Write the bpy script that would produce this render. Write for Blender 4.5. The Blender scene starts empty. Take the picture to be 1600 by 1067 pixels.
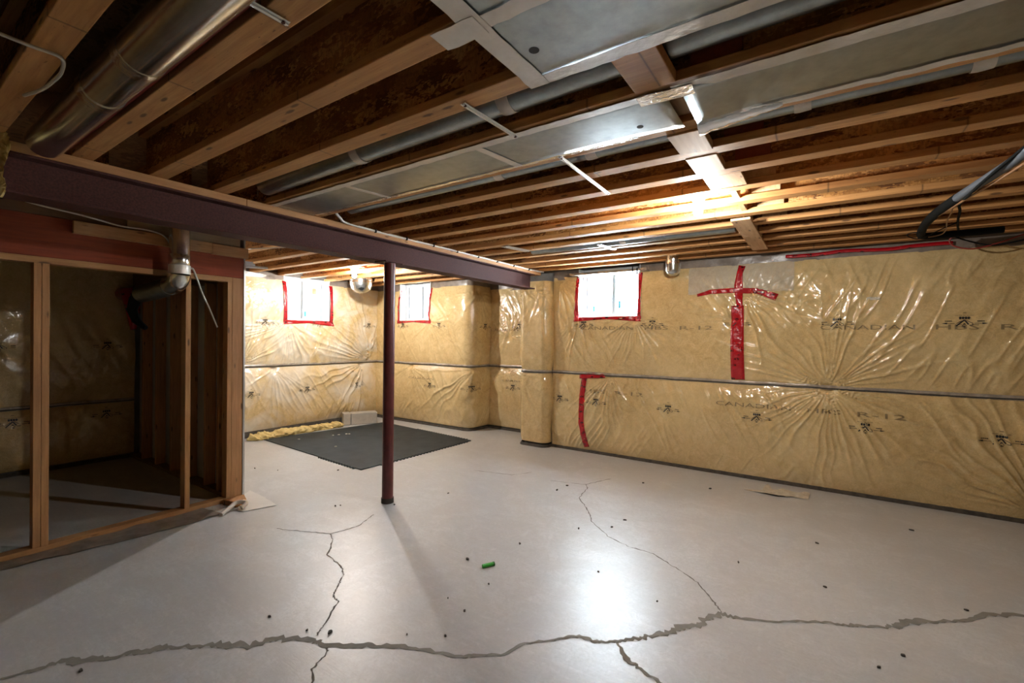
import bpy, bmesh, math, random
import numpy as np
from mathutils import Vector, Matrix

random.seed(7)
rng = np.random.RandomState(11)
scn = bpy.context.scene
COL = scn.collection

# ------------------------------------------------------------------ camera
# metres; x runs along the joists and the back wall, y away from the camera
# towards the back wall, z up; floor at z = 0
YAW, PITCH, ROLL, FPX = math.radians(34.224), math.radians(-0.385), math.radians(0.68), 712.7
fw = Vector((-math.sin(YAW) * math.cos(PITCH), math.cos(YAW) * math.cos(PITCH), math.sin(PITCH)))
r0 = Vector((math.cos(YAW), math.sin(YAW), 0))
u0 = r0.cross(fw)
rt = r0 * math.cos(ROLL) + u0 * math.sin(ROLL)
up = -r0 * math.sin(ROLL) + u0 * math.cos(ROLL)
cam_data = bpy.data.cameras.new('camera')
cam_data.sensor_width = 36.0
cam_data.lens = FPX / 1600.0 * 36.0
cam_data.clip_start = 0.05
cam = bpy.data.objects.new('camera', cam_data)
COL.objects.link(cam)
m = Matrix.Identity(4)
for i, v in enumerate((rt, up, -fw)):
    for k in range(3):
        m[k][i] = v[k]
m.translation = Vector((0, 0, 1.5))
cam.matrix_world = m
scn.camera = cam

# ------------------------------------------------------------------ world, exposure
W = bpy.data.worlds.new('overcast_sky')
scn.world = W
W.use_nodes = True
bg = W.node_tree.nodes['Background']
bg.inputs['Color'].default_value = (0.84, 0.925, 1.0, 1)
bg.inputs['Strength'].default_value = 34.0
vs = scn.view_settings
vs.view_transform = 'Standard'
vs.look = 'None'
vs.gamma = 1.0
vs.use_curve_mapping = False
vs.exposure = 1.66
scn.cycles.max_bounces = 8
scn.cycles.diffuse_bounces = 5
scn.cycles.glossy_bounces = 4
scn.cycles.caustics_reflective = False
scn.cycles.caustics_refractive = False
BULB = 740.0          # radiance of the bare bulbs

# ------------------------------------------------------------------ materials
class NT:
    def __init__(s, name):
        s.m = bpy.data.materials.new(name); s.m.use_nodes = True
        s.t = s.m.node_tree; s.b = s.t.nodes['Principled BSDF']
        s.out = s.t.nodes['Material Output']
    def n(s, typ, **kw):
        nd = s.t.nodes.new(typ)
        for k, v in kw.items():
            if k in nd.inputs: nd.inputs[k].default_value = v
            else: setattr(nd, k, v)
        return nd
    def l(s, a, b): s.t.links.new(a, b)
    def coord(s, scale=(1, 1, 1)):
        tc = s.n('ShaderNodeTexCoord'); mp = s.n('ShaderNodeMapping')
        mp.inputs['Scale'].default_value = scale
        s.l(tc.outputs['Object'], mp.inputs['Vector'])
        return mp.outputs['Vector']
    def noise(s, vec, scale, detail=4, rough=.55, dist=0):
        nd = s.n('ShaderNodeTexNoise'); nd.inputs['Scale'].default_value = scale
        nd.inputs['Detail'].default_value = detail; nd.inputs['Roughness'].default_value = rough
        nd.inputs['Distortion'].default_value = dist
        s.l(vec, nd.inputs['Vector']); return nd.outputs['Fac']
    def ramp(s, fac, stops):
        r = s.n('ShaderNodeValToRGB'); e = r.color_ramp.elements
        while len(e) < len(stops): e.new(.5)
        for el, (p, c) in zip(e, stops):
            el.position = p; el.color = (c[0], c[1], c[2], 1) if hasattr(c, '__len__') else (c, c, c, 1)
        s.l(fac, r.inputs['Fac']); return r.outputs['Color']
    def mix(s, fac, a, b, mode='MIX'):
        x = s.n('ShaderNodeMix'); x.data_type = 'RGBA'; x.blend_type = mode
        for inp, v in ((x.inputs[0], fac), (x.inputs[6], a), (x.inputs[7], b)):
            if hasattr(v, 'is_linked') or hasattr(v, 'links'): s.l(v, inp)
            elif hasattr(v, '__len__'): inp.default_value = (v[0], v[1], v[2], 1)
            else: inp.default_value = v
        return x.outputs[2]
    def bump(s, h, strength=.3, dist=.01, nrm=None):
        b = s.n('ShaderNodeBump'); b.inputs['Strength'].default_value = strength
        b.inputs['Distance'].default_value = dist; s.l(h, b.inputs['Height'])
        if nrm: s.l(nrm, b.inputs['Normal'])
        return b.outputs['Normal']
    def base(s, c):
        if hasattr(c, 'links'): s.l(c, s.b.inputs['Base Color'])
        else: s.b.inputs['Base Color'].default_value = (c[0], c[1], c[2], 1)
    def rough(s, v):
        if hasattr(v, 'links'): s.l(v, s.b.inputs['Roughness'])
        else: s.b.inputs['Roughness'].default_value = v

M = {}
def wood(name, light, dark, axis=0, rough=.65, knots=True, joints=False):
    t = NT(name); sc = [14, 14, 14]; sc[axis] = .9
    v = t.coord(sc); n = t.noise(v, 3.2, 6, .65, .4)
    c = t.ramp(n, [(.28, dark), (.62, light), (.85, tuple(min(1, a * 1.18) for a in light))])
    v2 = t.coord((1, 1, 1)); n2 = t.noise(v2, 2.2, 3)
    c = t.mix(t.ramp(n2, [(.35, 0.), (.7, .55)]), c, tuple(a * .72 for a in light), 'MULTIPLY') if False else \
        t.mix(t.ramp(n2, [(.4, 0.), (.75, .5)]), c, dark)
    if knots:
        sk = [17, 17, 17]; sk[axis] = 4.5
        vo = t.n('ShaderNodeTexVoronoi'); vo.inputs['Scale'].default_value = 1.0
        t.l(t.coord(sk), vo.inputs['Vector'])
        k = t.ramp(vo.outputs['Distance'], [(.10, .9), (.17, 0.)])
        c = t.mix(k, c, tuple(a * .32 for a in dark))
    if joints:        # scattered butt joints and pencil marks across the flange
        oi = t.n('ShaderNodeObjectInfo'); tc = t.n('ShaderNodeTexCoord'); sx = t.n('ShaderNodeSeparateXYZ')
        t.l(tc.outputs['Object'], sx.inputs[0])
        ma = t.n('ShaderNodeMath'); ma.operation = 'MULTIPLY_ADD'; t.l(sx.outputs[0], ma.inputs[0]); ma.inputs[1].default_value = .85
        mo = t.n('ShaderNodeMath'); mo.operation = 'MULTIPLY'; t.l(oi.outputs['Random'], mo.inputs[0]); mo.inputs[1].default_value = 91.0
        t.l(mo.outputs[0], ma.inputs[2])
        v1 = t.n('ShaderNodeTexVoronoi'); v1.voronoi_dimensions = '1D'; v1.feature = 'DISTANCE_TO_EDGE'; v1.inputs['Scale'].default_value = 1.0
        t.l(ma.outputs[0], v1.inputs['W'])
        c = t.mix(t.ramp(v1.outputs['Distance'], [(.0018, .8), (.0045, 0.)]), c, (.06, .03, .012))
        sp = t.noise(t.coord((30, 90, 90)), 1.0, 3, .6)
        c = t.mix(t.ramp(sp, [(.66, 0.), (.74, .7)]), c, (.10, .045, .015))
    t.base(c); t.rough(rough)
    t.l(t.bump(n, .25, .004), t.b.inputs['Normal'])
    M[name] = t.m
wood('joist_wood', (.56, .285, .095), (.36, .155, .045), 0, joints=True)
wood('stud_wood', (.47, .235, .088), (.30, .135, .045), 2)
wood('plate_wood', (.48, .25, .095), (.31, .145, .05), 1)
wood('strap_wood', (.62, .40, .22), (.42, .24, .11), 1)
wood('red_lumber', (.27, .048, .014), (.17, .030, .010), 1, rough=.85, knots=False)
wood('dark_lumber', (.17, .085, .035), (.10, .05, .02), 1)
wood('beige_board', (.34, .24, .135), (.25, .17, .09), 1, knots=False)

def osb(name, cols, s=1.0):
    t = NT(name)
    v = t.coord((8 * s, 8 * s, 20 * s))
    vo = t.n('ShaderNodeTexVoronoi'); vo.inputs['Scale'].default_value = 1.0
    wn = t.n('ShaderNodeTexNoise'); wn.inputs['Scale'].default_value = 3.0
    t.l(v, wn.inputs['Vector'])
    ad = t.n('ShaderNodeVectorMath'); ad.operation = 'MULTIPLY_ADD'
    t.l(wn.outputs['Color'], ad.inputs[0]); ad.inputs[1].default_value = (3.0, 3.0, 3.0); t.l(v, ad.inputs[2])
    t.l(ad.outputs[0], vo.inputs['Vector'])
    sep = t.n('ShaderNodeSeparateColor'); t.l(vo.outputs['Color'], sep.inputs[0])
    c = t.ramp(sep.outputs[0], [(0.0, cols[0]), (.35, cols[1]), (.7, cols[2]), (1.0, cols[3])])
    f = t.noise(t.coord((60, 60, 20)), 2.0, 4)
    c = t.mix(t.ramp(f, [(.45, 0.), (.75, .6)]), c, cols[0])
    t.base(c); t.rough(.62)
    t.l(t.bump(sep.outputs[1], .35, .004), t.b.inputs['Normal'])
    M[name] = t.m
osb('web_osb', [(.13, .045, .010), (.33, .14, .032), (.50, .235, .06), (.72, .40, .15)])
osb('subfloor_osb', [(.12, .055, .02), (.22, .11, .04), (.30, .155, .06), (.36, .20, .085)], .7)

def concrete():
    t = NT('concrete_floor'); v = t.coord()
    a = t.noise(v, .9, 6, .6, .3); b = t.noise(v, 6, 8, .7, .5); g = t.noise(v, 75, 4, .65)
    c = t.ramp(a, [(.3, (.458, .476, .488)), (.52, (.54, .562, .576)), (.72, (.605, .628, .644))])
    c = t.mix(t.ramp(b, [(.38, .0), (.78, .32)]), c, (.43, .435, .435))
    c = t.mix(t.ramp(g, [(.3, .4), (.52, .0)]), c, (.34, .335, .325))
    # trowel arcs: fine stretched streaks
    st = t.noise(t.coord((3, 26, 1)), 1.6, 6, .7, 1.2)
    c = t.mix(t.ramp(st, [(.50, 0.), (.72, .5)]), c, (.67, .675, .675))
    pt = t.noise(v, 2.3, 7, .62, 1.4)
    c = t.mix(t.ramp(pt, [(.45, 0.), (.52, .42)]), c, (.45, .457, .46))
    sw = t.noise(t.coord((1, 1, 1)), 11, 8, .78, 3.0)
    c = t.mix(t.ramp(sw, [(.46, 0.), (.60, .5)]), c, (.42, .432, .44))
    c = t.mix(t.ramp(sw, [(.30, .5), (.42, 0.)]), c, (.70, .705, .70))
    t.base(c)
    rr = t.ramp(a, [(.3, .34), (.7, .39)])
    t.rough(rr)
    t.b.inputs['Specular IOR Level'].default_value = 1.0
    n1 = t.bump(st, .16, .004); n2 = t.bump(g, .16, .002, n1)
    t.l(n2, t.b.inputs['Normal'])
    M['concrete_floor'] = t.m
concrete()

def plain(name, col, rough=.5, metal=0., spec=.5, noise=None, nscale=8, coat=0., bump=0., bscale=40):
    t = NT(name)
    if noise:
        n = t.noise(t.coord(), nscale, 5, .6)
        t.base(t.ramp(n, [(.32, noise), (.66, col)]))
    else: t.base(col)
    t.rough(rough); t.b.inputs['Metallic'].default_value = metal
    t.b.inputs['Specular IOR Level'].default_value = spec
    t.b.inputs['Coat Weight'].default_value = coat
    if bump:
        t.l(t.bump(t.noise(t.coord(), bscale, 4), bump, .01), t.b.inputs['Normal'])
    M[name] = t.m
plain('concrete_wall', (.20, .19, .175), .85, noise=(.11, .10, .09), nscale=5, bump=.3)
plain('crack_filler', (.235, .23, .205), .75, noise=(.17, .165, .145), nscale=14)
plain('hairline', (.16, .15, .14), .9)
plain('steel_primer', (.088, .028, .021), .72, spec=.25, noise=(.042, .014, .014), nscale=90, bump=.12, bscale=200)
plain('rusty_primer', (.13, .022, .022), .42, noise=(.075, .016, .016), nscale=9)
plain('galvanised', (.37, .405, .405), .34, metal=1., noise=(.29, .32, .32), nscale=18, bump=.03, bscale=6)
plain('bright_galvanised', (.74, .76, .76), .2, metal=1., noise=(.6, .62, .62), nscale=10, bump=.05, bscale=14)
plain('foil', (.85, .86, .86), .16, metal=1., bump=.35, bscale=45)
plain('strap_metal', (.66, .67, .67), .38, metal=.85)
plain('foil_tape', (.74, .71, .67), .42, metal=.25, noise=(.62, .59, .54), nscale=9, bump=.25, bscale=30)
plain('grey_plastic', (.25, .205, .17), .3, noise=(.15, .12, .095), nscale=9, bump=.3, bscale=20)
plain('seam_band', (.42, .37, .30), .2, noise=(.26, .22, .17), nscale=12, coat=.6, bump=.3, bscale=26)
plain('gap_shade', (.025, .022, .018), .8)  # near-black standing in for the shade inside seams and duct holes
plain('black_cable', (.009, .010, .010), .8, spec=.08)
plain('grey_hose', (.085, .10, .12), .5, spec=.25)
plain('red_cable', (.26, .03, .02), .4)
plain('white_cable', (.60, .56, .50), .45)
plain('copper_cable', (.30, .15, .07), .45)
plain('vinyl_white', (.66, .68, .69), .4)
plain('vinyl_grey', (.27, .30, .32), .4)
plain('sticker_blue', (.08, .42, .60), .5)
plain('sticker_orange', (.75, .48, .30), .5)
plain('rubber', (.034, .045, .052), .6, spec=.2, noise=(.018, .025, .030), nscale=5, bump=.2, bscale=90)
plain('pale_block', (.47, .44, .38), .75, noise=(.40, .37, .32), nscale=12, bump=.2)
plain('yellow_wool', (.80, .64, .30), .95, noise=(.60, .44, .16), nscale=22, bump=.8, bscale=55)
plain('green_plastic', (.03, .42, .04), .35)
plain('green_dark', (.015, .16, .02), .4)
plain('debris', (.055, .05, .045), .85)
plain('white_crumb', (.70, .67, .60), .8)
plain('tissue', (.66, .61, .50), .8, noise=(.42, .38, .29), nscale=25, bump=.5)
plain('white_film', (.66, .66, .65), .3)
plain('ink', (.012, .012, .012), .5)
plain('faded_ink', (.25, .18, .085), .5)
plain('drywall', (.42, .41, .40), .8)
plain('porcelain', (.75, .74, .70), .3)
plain('base_dark', (.085, .072, .055), .85, noise=(.035, .03, .024), nscale=16, bump=.4)  # mottled dark brown for the strip along the foot of the batts

def insulation(name, c0, c1, c2, rough=.12, haze_sheen=0.):
    t = NT(name); v = t.coord()
    a = t.noise(v, 7, 8, .72, 1.6); b = t.noise(v, 1.1, 3); f = t.noise(v, 38, 6, .75, 2.0)
    c = t.ramp(a, [(.30, c0), (.52, c1), (.74, c2)])
    c = t.mix(t.ramp(f, [(.36, .42), (.56, 0.)]), c, tuple(x * .62 for x in c0))
    c = t.mix(t.ramp(b, [(.42, 0.), (.72, .45)]), c, tuple(x * 1.05 for x in c2))
    if haze_sheen: c = t.mix(t.ramp(t.noise(t.coord(), 1.9, 4, .55, 1.2), [(.40, 0.), (.66, haze_sheen)]), c, (.80, .77, .70))  # whitish patches: film haze plus reflected light painted into the colour
    t.base(c); t.rough(.75)
    t.b.inputs['Specular IOR Level'].default_value = .25
    t.b.inputs['Coat Weight'].default_value = 1.0
    t.b.inputs['Coat Roughness'].default_value = rough
    t.b.inputs['Coat IOR'].default_value = 1.7
    w1 = t.noise(t.coord((1, 1, 1)), 9, 3, .5, 2.5); w2 = t.noise(v, 34, 2, .5, 1.0)
    n1 = t.bump(w1, .28, .02); n2 = t.bump(w2, .06, .006, n1)
    t.l(n2, t.b.inputs['Coat Normal'])
    t.l(t.bump(f, .3, .008), t.b.inputs['Normal'])
    M[name] = t.m
insulation('wrapped_insulation', (.52, .355, .145), (.66, .485, .225), (.76, .60, .32), .08)
insulation('hazy_sheen_insulation', (.58, .41, .18), (.72, .545, .28), (.80, .66, .40), .09, .7)

def tape_mat():
    t = NT('red_tape'); v = t.coord((1, 1, 1))
    vo = t.n('ShaderNodeTexVoronoi'); vo.inputs['Scale'].default_value = 11.0
    t.l(t.coord((1, 1, 2.0)), vo.inputs['Vector'])
    k = t.ramp(vo.outputs['Distance'], [(.24, 1.), (.34, 0.)])
    n = t.noise(v, 60, 3)
    c = t.mix(t.mix(1.0, k, t.ramp(n, [(.40, .2), (.55, 1.)]), 'MULTIPLY'), (.40, .006, .012), (.03, .003, .003))
    t.base(c); t.rough(.22)
    t.b.inputs['Coat Weight'].default_value = .5
    t.l(t.bump(t.noise(v, 32, 3, .5, 1.), .5, .01), t.b.inputs['Normal'])
    M['red_tape'] = t.m
tape_mat()

def film_mat():
    t = NT('clear_film')
    tr = t.n('ShaderNodeBsdfTransparent'); gl = t.n('ShaderNodeBsdfGlossy'); gl.inputs['Roughness'].default_value = .12
    df = t.n('ShaderNodeBsdfDiffuse'); df.inputs['Color'].default_value = (.82, .80, .77, 1)
    m1 = t.n('ShaderNodeMixShader'); m1.inputs[0].default_value = .26
    t.l(tr.outputs[0], m1.inputs[1]); t.l(df.outputs[0], m1.inputs[2])
    fr = t.n('ShaderNodeFresnel'); fr.inputs['IOR'].default_value = 1.5
    m2 = t.n('ShaderNodeMixShader'); t.l(fr.outputs[0], m2.inputs[0])
    t.l(m1.outputs[0], m2.inputs[1]); t.l(gl.outputs[0], m2.inputs[2])
    nb = t.bump(t.noise(t.coord(), 14, 3, .5, 2.), .8, .02)
    t.l(nb, gl.inputs['Normal'])
    t.l(m2.outputs[0], t.out.inputs['Surface'])
    M['clear_film'] = t.m
film_mat()

def glass_mat():
    t = NT('window_glass')
    tr = t.n('ShaderNodeBsdfTransparent'); tr.inputs['Color'].default_value = (.94, .97, .98, 1)
    gl = t.n('ShaderNodeBsdfGlossy'); gl.inputs['Roughness'].default_value = .02
    mx = t.n('ShaderNodeMixShader'); mx.inputs[0].default_value = .05
    t.l(tr.outputs[0], mx.inputs[1]); t.l(gl.outputs[0], mx.inputs[2])
    t.l(mx.outputs[0], t.out.inputs['Surface'])
    M['window_glass'] = t.m
glass_mat()
def bulb_mat(name, col, s):
    t = NT(name); e = t.n('ShaderNodeEmission'); e.inputs['Color'].default_value = (*col, 1)
    e.inputs['Strength'].default_value = s; t.l(e.outputs[0], t.out.inputs['Surface']); M[name] = t.m
bulb_mat('bulb_lit', (1.0, .965, .91), BULB); bulb_mat('bulb_bright', (1.0, .965, .915), BULB * 1.55)

# ------------------------------------------------------------------ mesh helpers
class MB:
    def __init__(s): s.v = []; s.f = []
    def box(s, x0, x1, y0, y1, z0, z1):
        b = len(s.v)
        s.v += [(x, y, z) for z in (z0, z1) for y in (y0, y1) for x in (x0, x1)]
        s.f += [tuple(b + i for i in q) for q in ((0, 2, 3, 1), (4, 5, 7, 6), (0, 1, 5, 4), (2, 6, 7, 3), (0, 4, 6, 2), (1, 3, 7, 5))]
        return s
    def prism(s, poly, z0, z1):
        b = len(s.v); n = len(poly)
        s.v += [(x, y, z0) for x, y in poly] + [(x, y, z1) for x, y in poly]
        s.f.append(tuple(b + i for i in reversed(range(n)))); s.f.append(tuple(b + n + i for i in range(n)))
        s.f += [(b + i, b + (i + 1) % n, b + n + (i + 1) % n, b + n + i) for i in range(n)]
        return s
    def tube(s, pts, r, seg=12, cap=True):
        pts = [Vector(p) for p in pts]; n = len(pts)
        rs = r if hasattr(r, '__len__') else [r] * n
        T = [(pts[min(i + 1, n - 1)] - pts[max(i - 1, 0)]).normalized() for i in range(n)]
        a = T[0].orthogonal().normalized(); b0 = len(s.v)
        for i in range(n):
            a = (a - T[i] * a.dot(T[i])).normalized(); c = T[i].cross(a)
            for k in range(seg):
                th = 2 * math.pi * k / seg
                s.v.append(tuple(pts[i] + (a * math.cos(th) + c * math.sin(th)) * rs[i]))
        for i in range(n - 1):
            for k in range(seg):
                k2 = (k + 1) % seg
                s.f.append((b0 + i * seg + k, b0 + i * seg + k2, b0 + (i + 1) * seg + k2, b0 + (i + 1) * seg + k))
        if cap:
            s.f.append(tuple(b0 + k for k in reversed(range(seg))))
            s.f.append(tuple(b0 + (n - 1) * seg + k for k in range(seg)))
        return s
    def grid(s, P):           # P: (nu, nv, 3) array
        nu, nv = P.shape[:2]; b = len(s.v)
        s.v += [tuple(p) for p in P.reshape(-1, 3)]
        s.f += [(b + i * nv + j, b + (i + 1) * nv + j, b + (i + 1) * nv + j + 1, b + i * nv + j + 1)
                for i in range(nu - 1) for j in range(nv - 1)]
        return s
    def build(s, name, mat, parent=None, smooth=None, bevel=None):
        me = bpy.data.meshes.new(name); me.from_pydata(s.v, [], s.f); me.update()
        return link(name, me, mat, parent, smooth, bevel)

def link(name, me, mat, parent=None, smooth=None, bevel=None):
    if mat: me.materials.append(M[mat])
    if smooth is not None:
        me.shade_smooth()
        if smooth < 180: me.set_sharp_from_angle(angle=math.radians(smooth))
    o = bpy.data.objects.new(name, me); COL.objects.link(o)
    if bevel:
        md = o.modifiers.new('edge', 'BEVEL'); md.width = bevel; md.segments = 2; md.limit_method = 'ANGLE'
    if parent: o.parent = parent
    return o
def empty(name, loc=(0, 0, 0)):
    o = bpy.data.objects.new(name, None); o.empty_display_size = .1; COL.objects.link(o); o.location = loc
    return o
def tag(o, label, cat, group=None):
    o['label'] = label; o['category'] = cat
    if group: o['group'] = group
    return o
def struct(o, label=None):
    o['kind'] = 'structure'
    if label: o['label'] = label
    return o
def reparent(o, parent):       # keep world coordinates of parts under a placed Empty
    o.parent = parent; o.matrix_parent_inverse = Matrix.Translation(-parent.location); return o

def vnoise(u, v, seed=0):
    def h(i, j):
        n = (i.astype(np.int64) * 374761393 + j.astype(np.int64) * 668265263 + seed * 982451653) & 0x7fffffff
        n = ((n ^ (n >> 13)) * 1274126177) & 0x7fffffff
        return ((n ^ (n >> 16)) & 0xffff) / 65535.0
    i = np.floor(u); j = np.floor(v); a = u - i; b = v - j
    a = a * a * (3 - 2 * a); b = b * b * (3 - 2 * b)
    return (h(i, j) * (1 - a) + h(i + 1, j) * a) * (1 - b) + (h(i, j + 1) * (1 - a) + h(i + 1, j + 1) * a) * b
def sstep(a, b, x):
    t = np.clip((x - a) / (b - a), 0, 1); return t * t * (3 - 2 * t)

# ------------------------------------------------------------------ room dimensions
ZC = 2.428            # underside of the joists
ZS = ZC + .302        # underside of the subfloor
X0, X1, Y0 = -7.35, 3.4, -3.2
YB = 5.66             # concrete face of the back wall
XL = -7.0             # concrete face of the left wall

# ------------------------------------------------------------------ floor
fl = MB().box(X0 + .12, X1, Y0, 6.44, -.15, 0).build('floor', 'concrete_floor'); struct(fl, 'pale grey trowelled concrete basement floor')

def strip(pts, name, mat, z=.0015, jag=.35, parent=None, n_sub=6):
    P = []; Wd = []
    for (a, b) in zip(pts[:-1], pts[1:]):
        for k in range(n_sub):
            t = k / n_sub
            P.append(Vector((a[0] + (b[0] - a[0]) * t, a[1] + (b[1] - a[1]) * t)))
            Wd.append(a[2] + (b[2] - a[2]) * t)
    P.append(Vector(pts[-1][:2])); Wd.append(pts[-1][2])
    mb = MB(); n = len(P)
    for i in range(n):
        d = (P[min(i + 1, n - 1)] - P[max(i - 1, 0)]).normalized(); q = Vector((-d.y, d.x))
        c = P[i] + q * random.uniform(-1, 1) * Wd[i] * jag
        w1 = Wd[i] * .5 * random.uniform(1 - jag, 1 + jag * 1.5); w2 = Wd[i] * .5 * random.uniform(1 - jag, 1 + jag * 1.5)
        mb.v += [(*(c + q * w1), z), (*(c - q * w2), z)]
    mb.f = [(2 * i, 2 * i + 1, 2 * i + 3, 2 * i + 2) for i in range(n - 1)]
    return mb.build(name, mat, parent)
CR = [(-2.921, 0.387, 0.0212), (-2.873, 0.496, 0.0273), (-2.86, 0.56, 0.0396), (-2.782, 0.625, 0.0512), (-2.71, 0.686, 0.0277), (-2.674, 0.758, 0.0332), (-2.614, 0.838, 0.0512), (-2.556, 0.896, 0.0338), (-2.462, 0.968, 0.0279), (-2.385, 1.033, 0.0479), (-2.263, 1.108, 0.0425), (-2.23, 1.183, 0.0371), (-2.18, 1.236, 0.0425), (-2.047, 1.307, 0.0355), (-2.008, 1.316, 0.0347), (-1.883, 1.371, 0.038), (-1.79, 1.448, 0.0334), (-1.676, 1.528, 0.0283), (-1.565, 1.568, 0.0283), (-1.386, 1.64, 0.022), (-1.333, 1.694, 0.0262), (-1.221, 1.773, 0.0216), (-1.191, 1.894, 0.0189), (-1.086, 1.997, 0.0139), (-1.056, 2.042, 0.0246), (-0.993, 2.093, 0.0246), (-0.913, 2.108, 0.0295), (-0.857, 2.136, 0.0193), (-0.799, 2.2, 0.0247), (-0.736, 2.256, 0.0262), (-0.703, 2.304, 0.0316), (-0.629, 2.381, 0.0424), (-0.587, 2.468, 0.0454), (-0.509, 2.549, 0.0408), (-0.495, 2.64, 0.0437), (-0.445, 2.718, 0.0386), (-0.367, 2.731, 0.0252), (-0.22, 2.793, 0.0191), (-0.078, 2.894, 0.02), (0.035, 2.967, 0.021), (0.119, 2.994, 0.021), (0.175, 3.033, 0.027), (0.299, 3.095, 0.0201), (0.344, 3.153, 0.0432), (0.435, 3.257, 0.0535), (0.535, 3.328, 0.0233), (0.666, 3.428, 0.0245), (0.755, 3.561, 0.0337), (0.886, 3.647, 0.0349), (1.049, 3.72, 0.0364)]
BR = [(-0.818, 2.163, 0.0139), (-0.737, 2.077, 0.0316), (-0.667, 2.05, 0.0209), (-0.57, 2.015, 0.0199), (-0.475, 1.961, 0.0146)]
HL = [[(-3.066, 2.092), (-2.948, 2.028), (-2.785, 1.878), (-2.574, 1.834), (-2.477, 1.784), (-2.402, 1.699), (-2.324, 1.603), (-2.244, 1.581), (-2.116, 1.404), (-2.074, 1.334)], [(-3.487, 1.903), (-3.241, 2.008), (-3.066, 2.092), (-3.016, 2.303), (-3.113, 2.524)], [(-0.437, 2.73), (-0.496, 2.823), (-0.619, 2.989), (-0.758, 3.082), (-0.964, 3.207), (-1.127, 3.211), (-1.33, 3.288), (-1.547, 3.476), (-1.64, 3.629), (-1.879, 3.923), (-1.942, 4.243), (-2.001, 4.325), (-2.358, 4.22)], [(-2.001, 4.325), (-1.861, 4.668)], [(-1.731, 1.099), (-1.88, 1.195), (-1.922, 1.294), (-1.974, 1.335)], [(-3.244, 4.028), (-2.799, 4.146), (-2.68, 4.354)]]
DB = [(-5.267, 2.62, 0.0361), (-4.99, 2.732, 0.0285), (-4.46, 3.125, 0.043), (-3.533, 2.453, 0.0395), (-3.511, 2.489, 0.0284), (-3.141, 2.778, 0.0286), (-2.959, 3.286, 0.0308), (-1.968, 2.385, 0.0433), (-1.806, 2.786, 0.0374), (-2.156, 3.99, 0.0508), (-2.137, 4.174, 0.0458), (-1.575, 3.284, 0.0405), (-1.37, 3.463, 0.0358), (-1.173, 2.746, 0.0289), (-1.337, 3.66, 0.0372), (-1.53, 4.723, 0.0469), (-0.916, 4.948, 0.0583), (-2.416, 1.285, 0.0307), (-1.602, 1.925, 0.0316), (-1.545, 1.708, 0.0289), (-2.039, 1.39, 0.0453), (-2.701, 0.598, 0.0398), (-0.449, 3.419, 0.0303), (-0.014, 4.088, 0.0381), (0.614, 4.821, 0.0461), (0.037, 3.385, 0.0352), (0.69, 3.559, 0.0324), (0.34, 2.864, 0.0368), (0.236, 2.696, 0.0266), (-2.15, 1.336, 0.0228), (-1.71, 1.604, 0.0193), (-0.762, 2.634, 0.022), (-1.76, 1.964, 0.0184), (-1.659, 2.22, 0.0273)]

def cw(l, f=.85): return [(a, b, c * f) for a, b, c in l]
strip(cw(CR), 'filled_crack', 'crack_filler', parent=fl)
strip(cw(BR), 'filled_crack', 'crack_filler', parent=fl, z=.0017)
for h in HL: strip([(a, b, .006) for a, b in h], 'hairline_crack', 'hairline', parent=fl, jag=.9, n_sub=9, z=.0013)


# ------------------------------------------------------------------ ceiling: subfloor, joists, blocking
ce = MB().box(X0 + .12, X1, Y0, 5.95, ZS, ZS + .1)  .box(-4.94, -3.38, 5.95, 6.44, ZS, ZS + .1).build('ceiling', 'subfloor_osb'); struct(ce, 'open basement ceiling of wooden joists under a strand board floor')
FL = .089; FH = .038
def joist(y, xa, xb):
    w = MB().box(xa, xb, y + FL / 2 - .006, y + FL / 2 + .006, ZC + FH, ZS - FH).build('joist', 'web_osb', ce)
    MB().box(xa, xb, y, y + FL, ZC, ZC + FH).build('bottom_flange', 'joist_wood', w, bevel=.003)
    MB().box(xa, xb, y, y + FL, ZS - FH, ZS).build('top_flange', 'joist_wood', w)
    return w
JY = [.673 + .335 * j for j in range(-11, 15)]
for j, y in enumerate(JY): joist(y, -3.43, X1)
k = 0
y = 2.502 - .42 * 13
while y < 6.0:
    joist(y, XL + .002, -3.44); y += .42
# rim boards closing the joist bays over the walls


# row of blocking across the bays right of centre
def bay(j): return .673 + .335 * j
BX0, BX1 = -.595, -.445
MB().box(BX0, BX1, bay(2) + FL, bay(3), ZC - .004, ZC + .038).build('blocking', 'joist_wood', ce, bevel=.003)
MB().box(BX0, BX1, bay(4) + FL, bay(5), ZC - .010, ZC + .028).build('blocking', 'strap_wood', ce, bevel=.003)
MB().box(BX0, BX1, bay(5) + FL, bay(6), ZC - .002, ZC + .038).build('blocking', 'strap_wood', ce, bevel=.003)
MB().box(BX0, BX1, bay(3) + FL, bay(4), ZC + .03, ZC + .068).build('blocking', 'strap_wood', ce, bevel=.003)
for j in range(6, 12):
    MB().box(-.50, -.462, bay(j) + FL, bay(j + 1), ZC + .02, ZS - .02).build('blocking', 'strap_wood', ce, bevel=.003)
    MB().box(-.58, -.38, bay(j) + FL, bay(j + 1) - .001, ZC + .001, ZC + .02).build('blocking', 'strap_wood', ce, bevel=.003) if j in (6,) else None
MB().box(-.59, -.455, 3.80, 5.13, ZC - .019, ZC - .001).build('strapping_board', 'strap_wood', ce, bevel=.003)
for j in (3, 5, 6, 7, 8, 9, 10):      # web stiffeners on the joist faces beside the blocking
    yy = bay(j)
    MB().box(-.40, -.235, yy + .012, yy + FL / 2 - .006, ZC + FH, ZS - FH - .03).build('web_stiffener', 'red_lumber' if j < 7 else 'strap_wood', ce)

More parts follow.
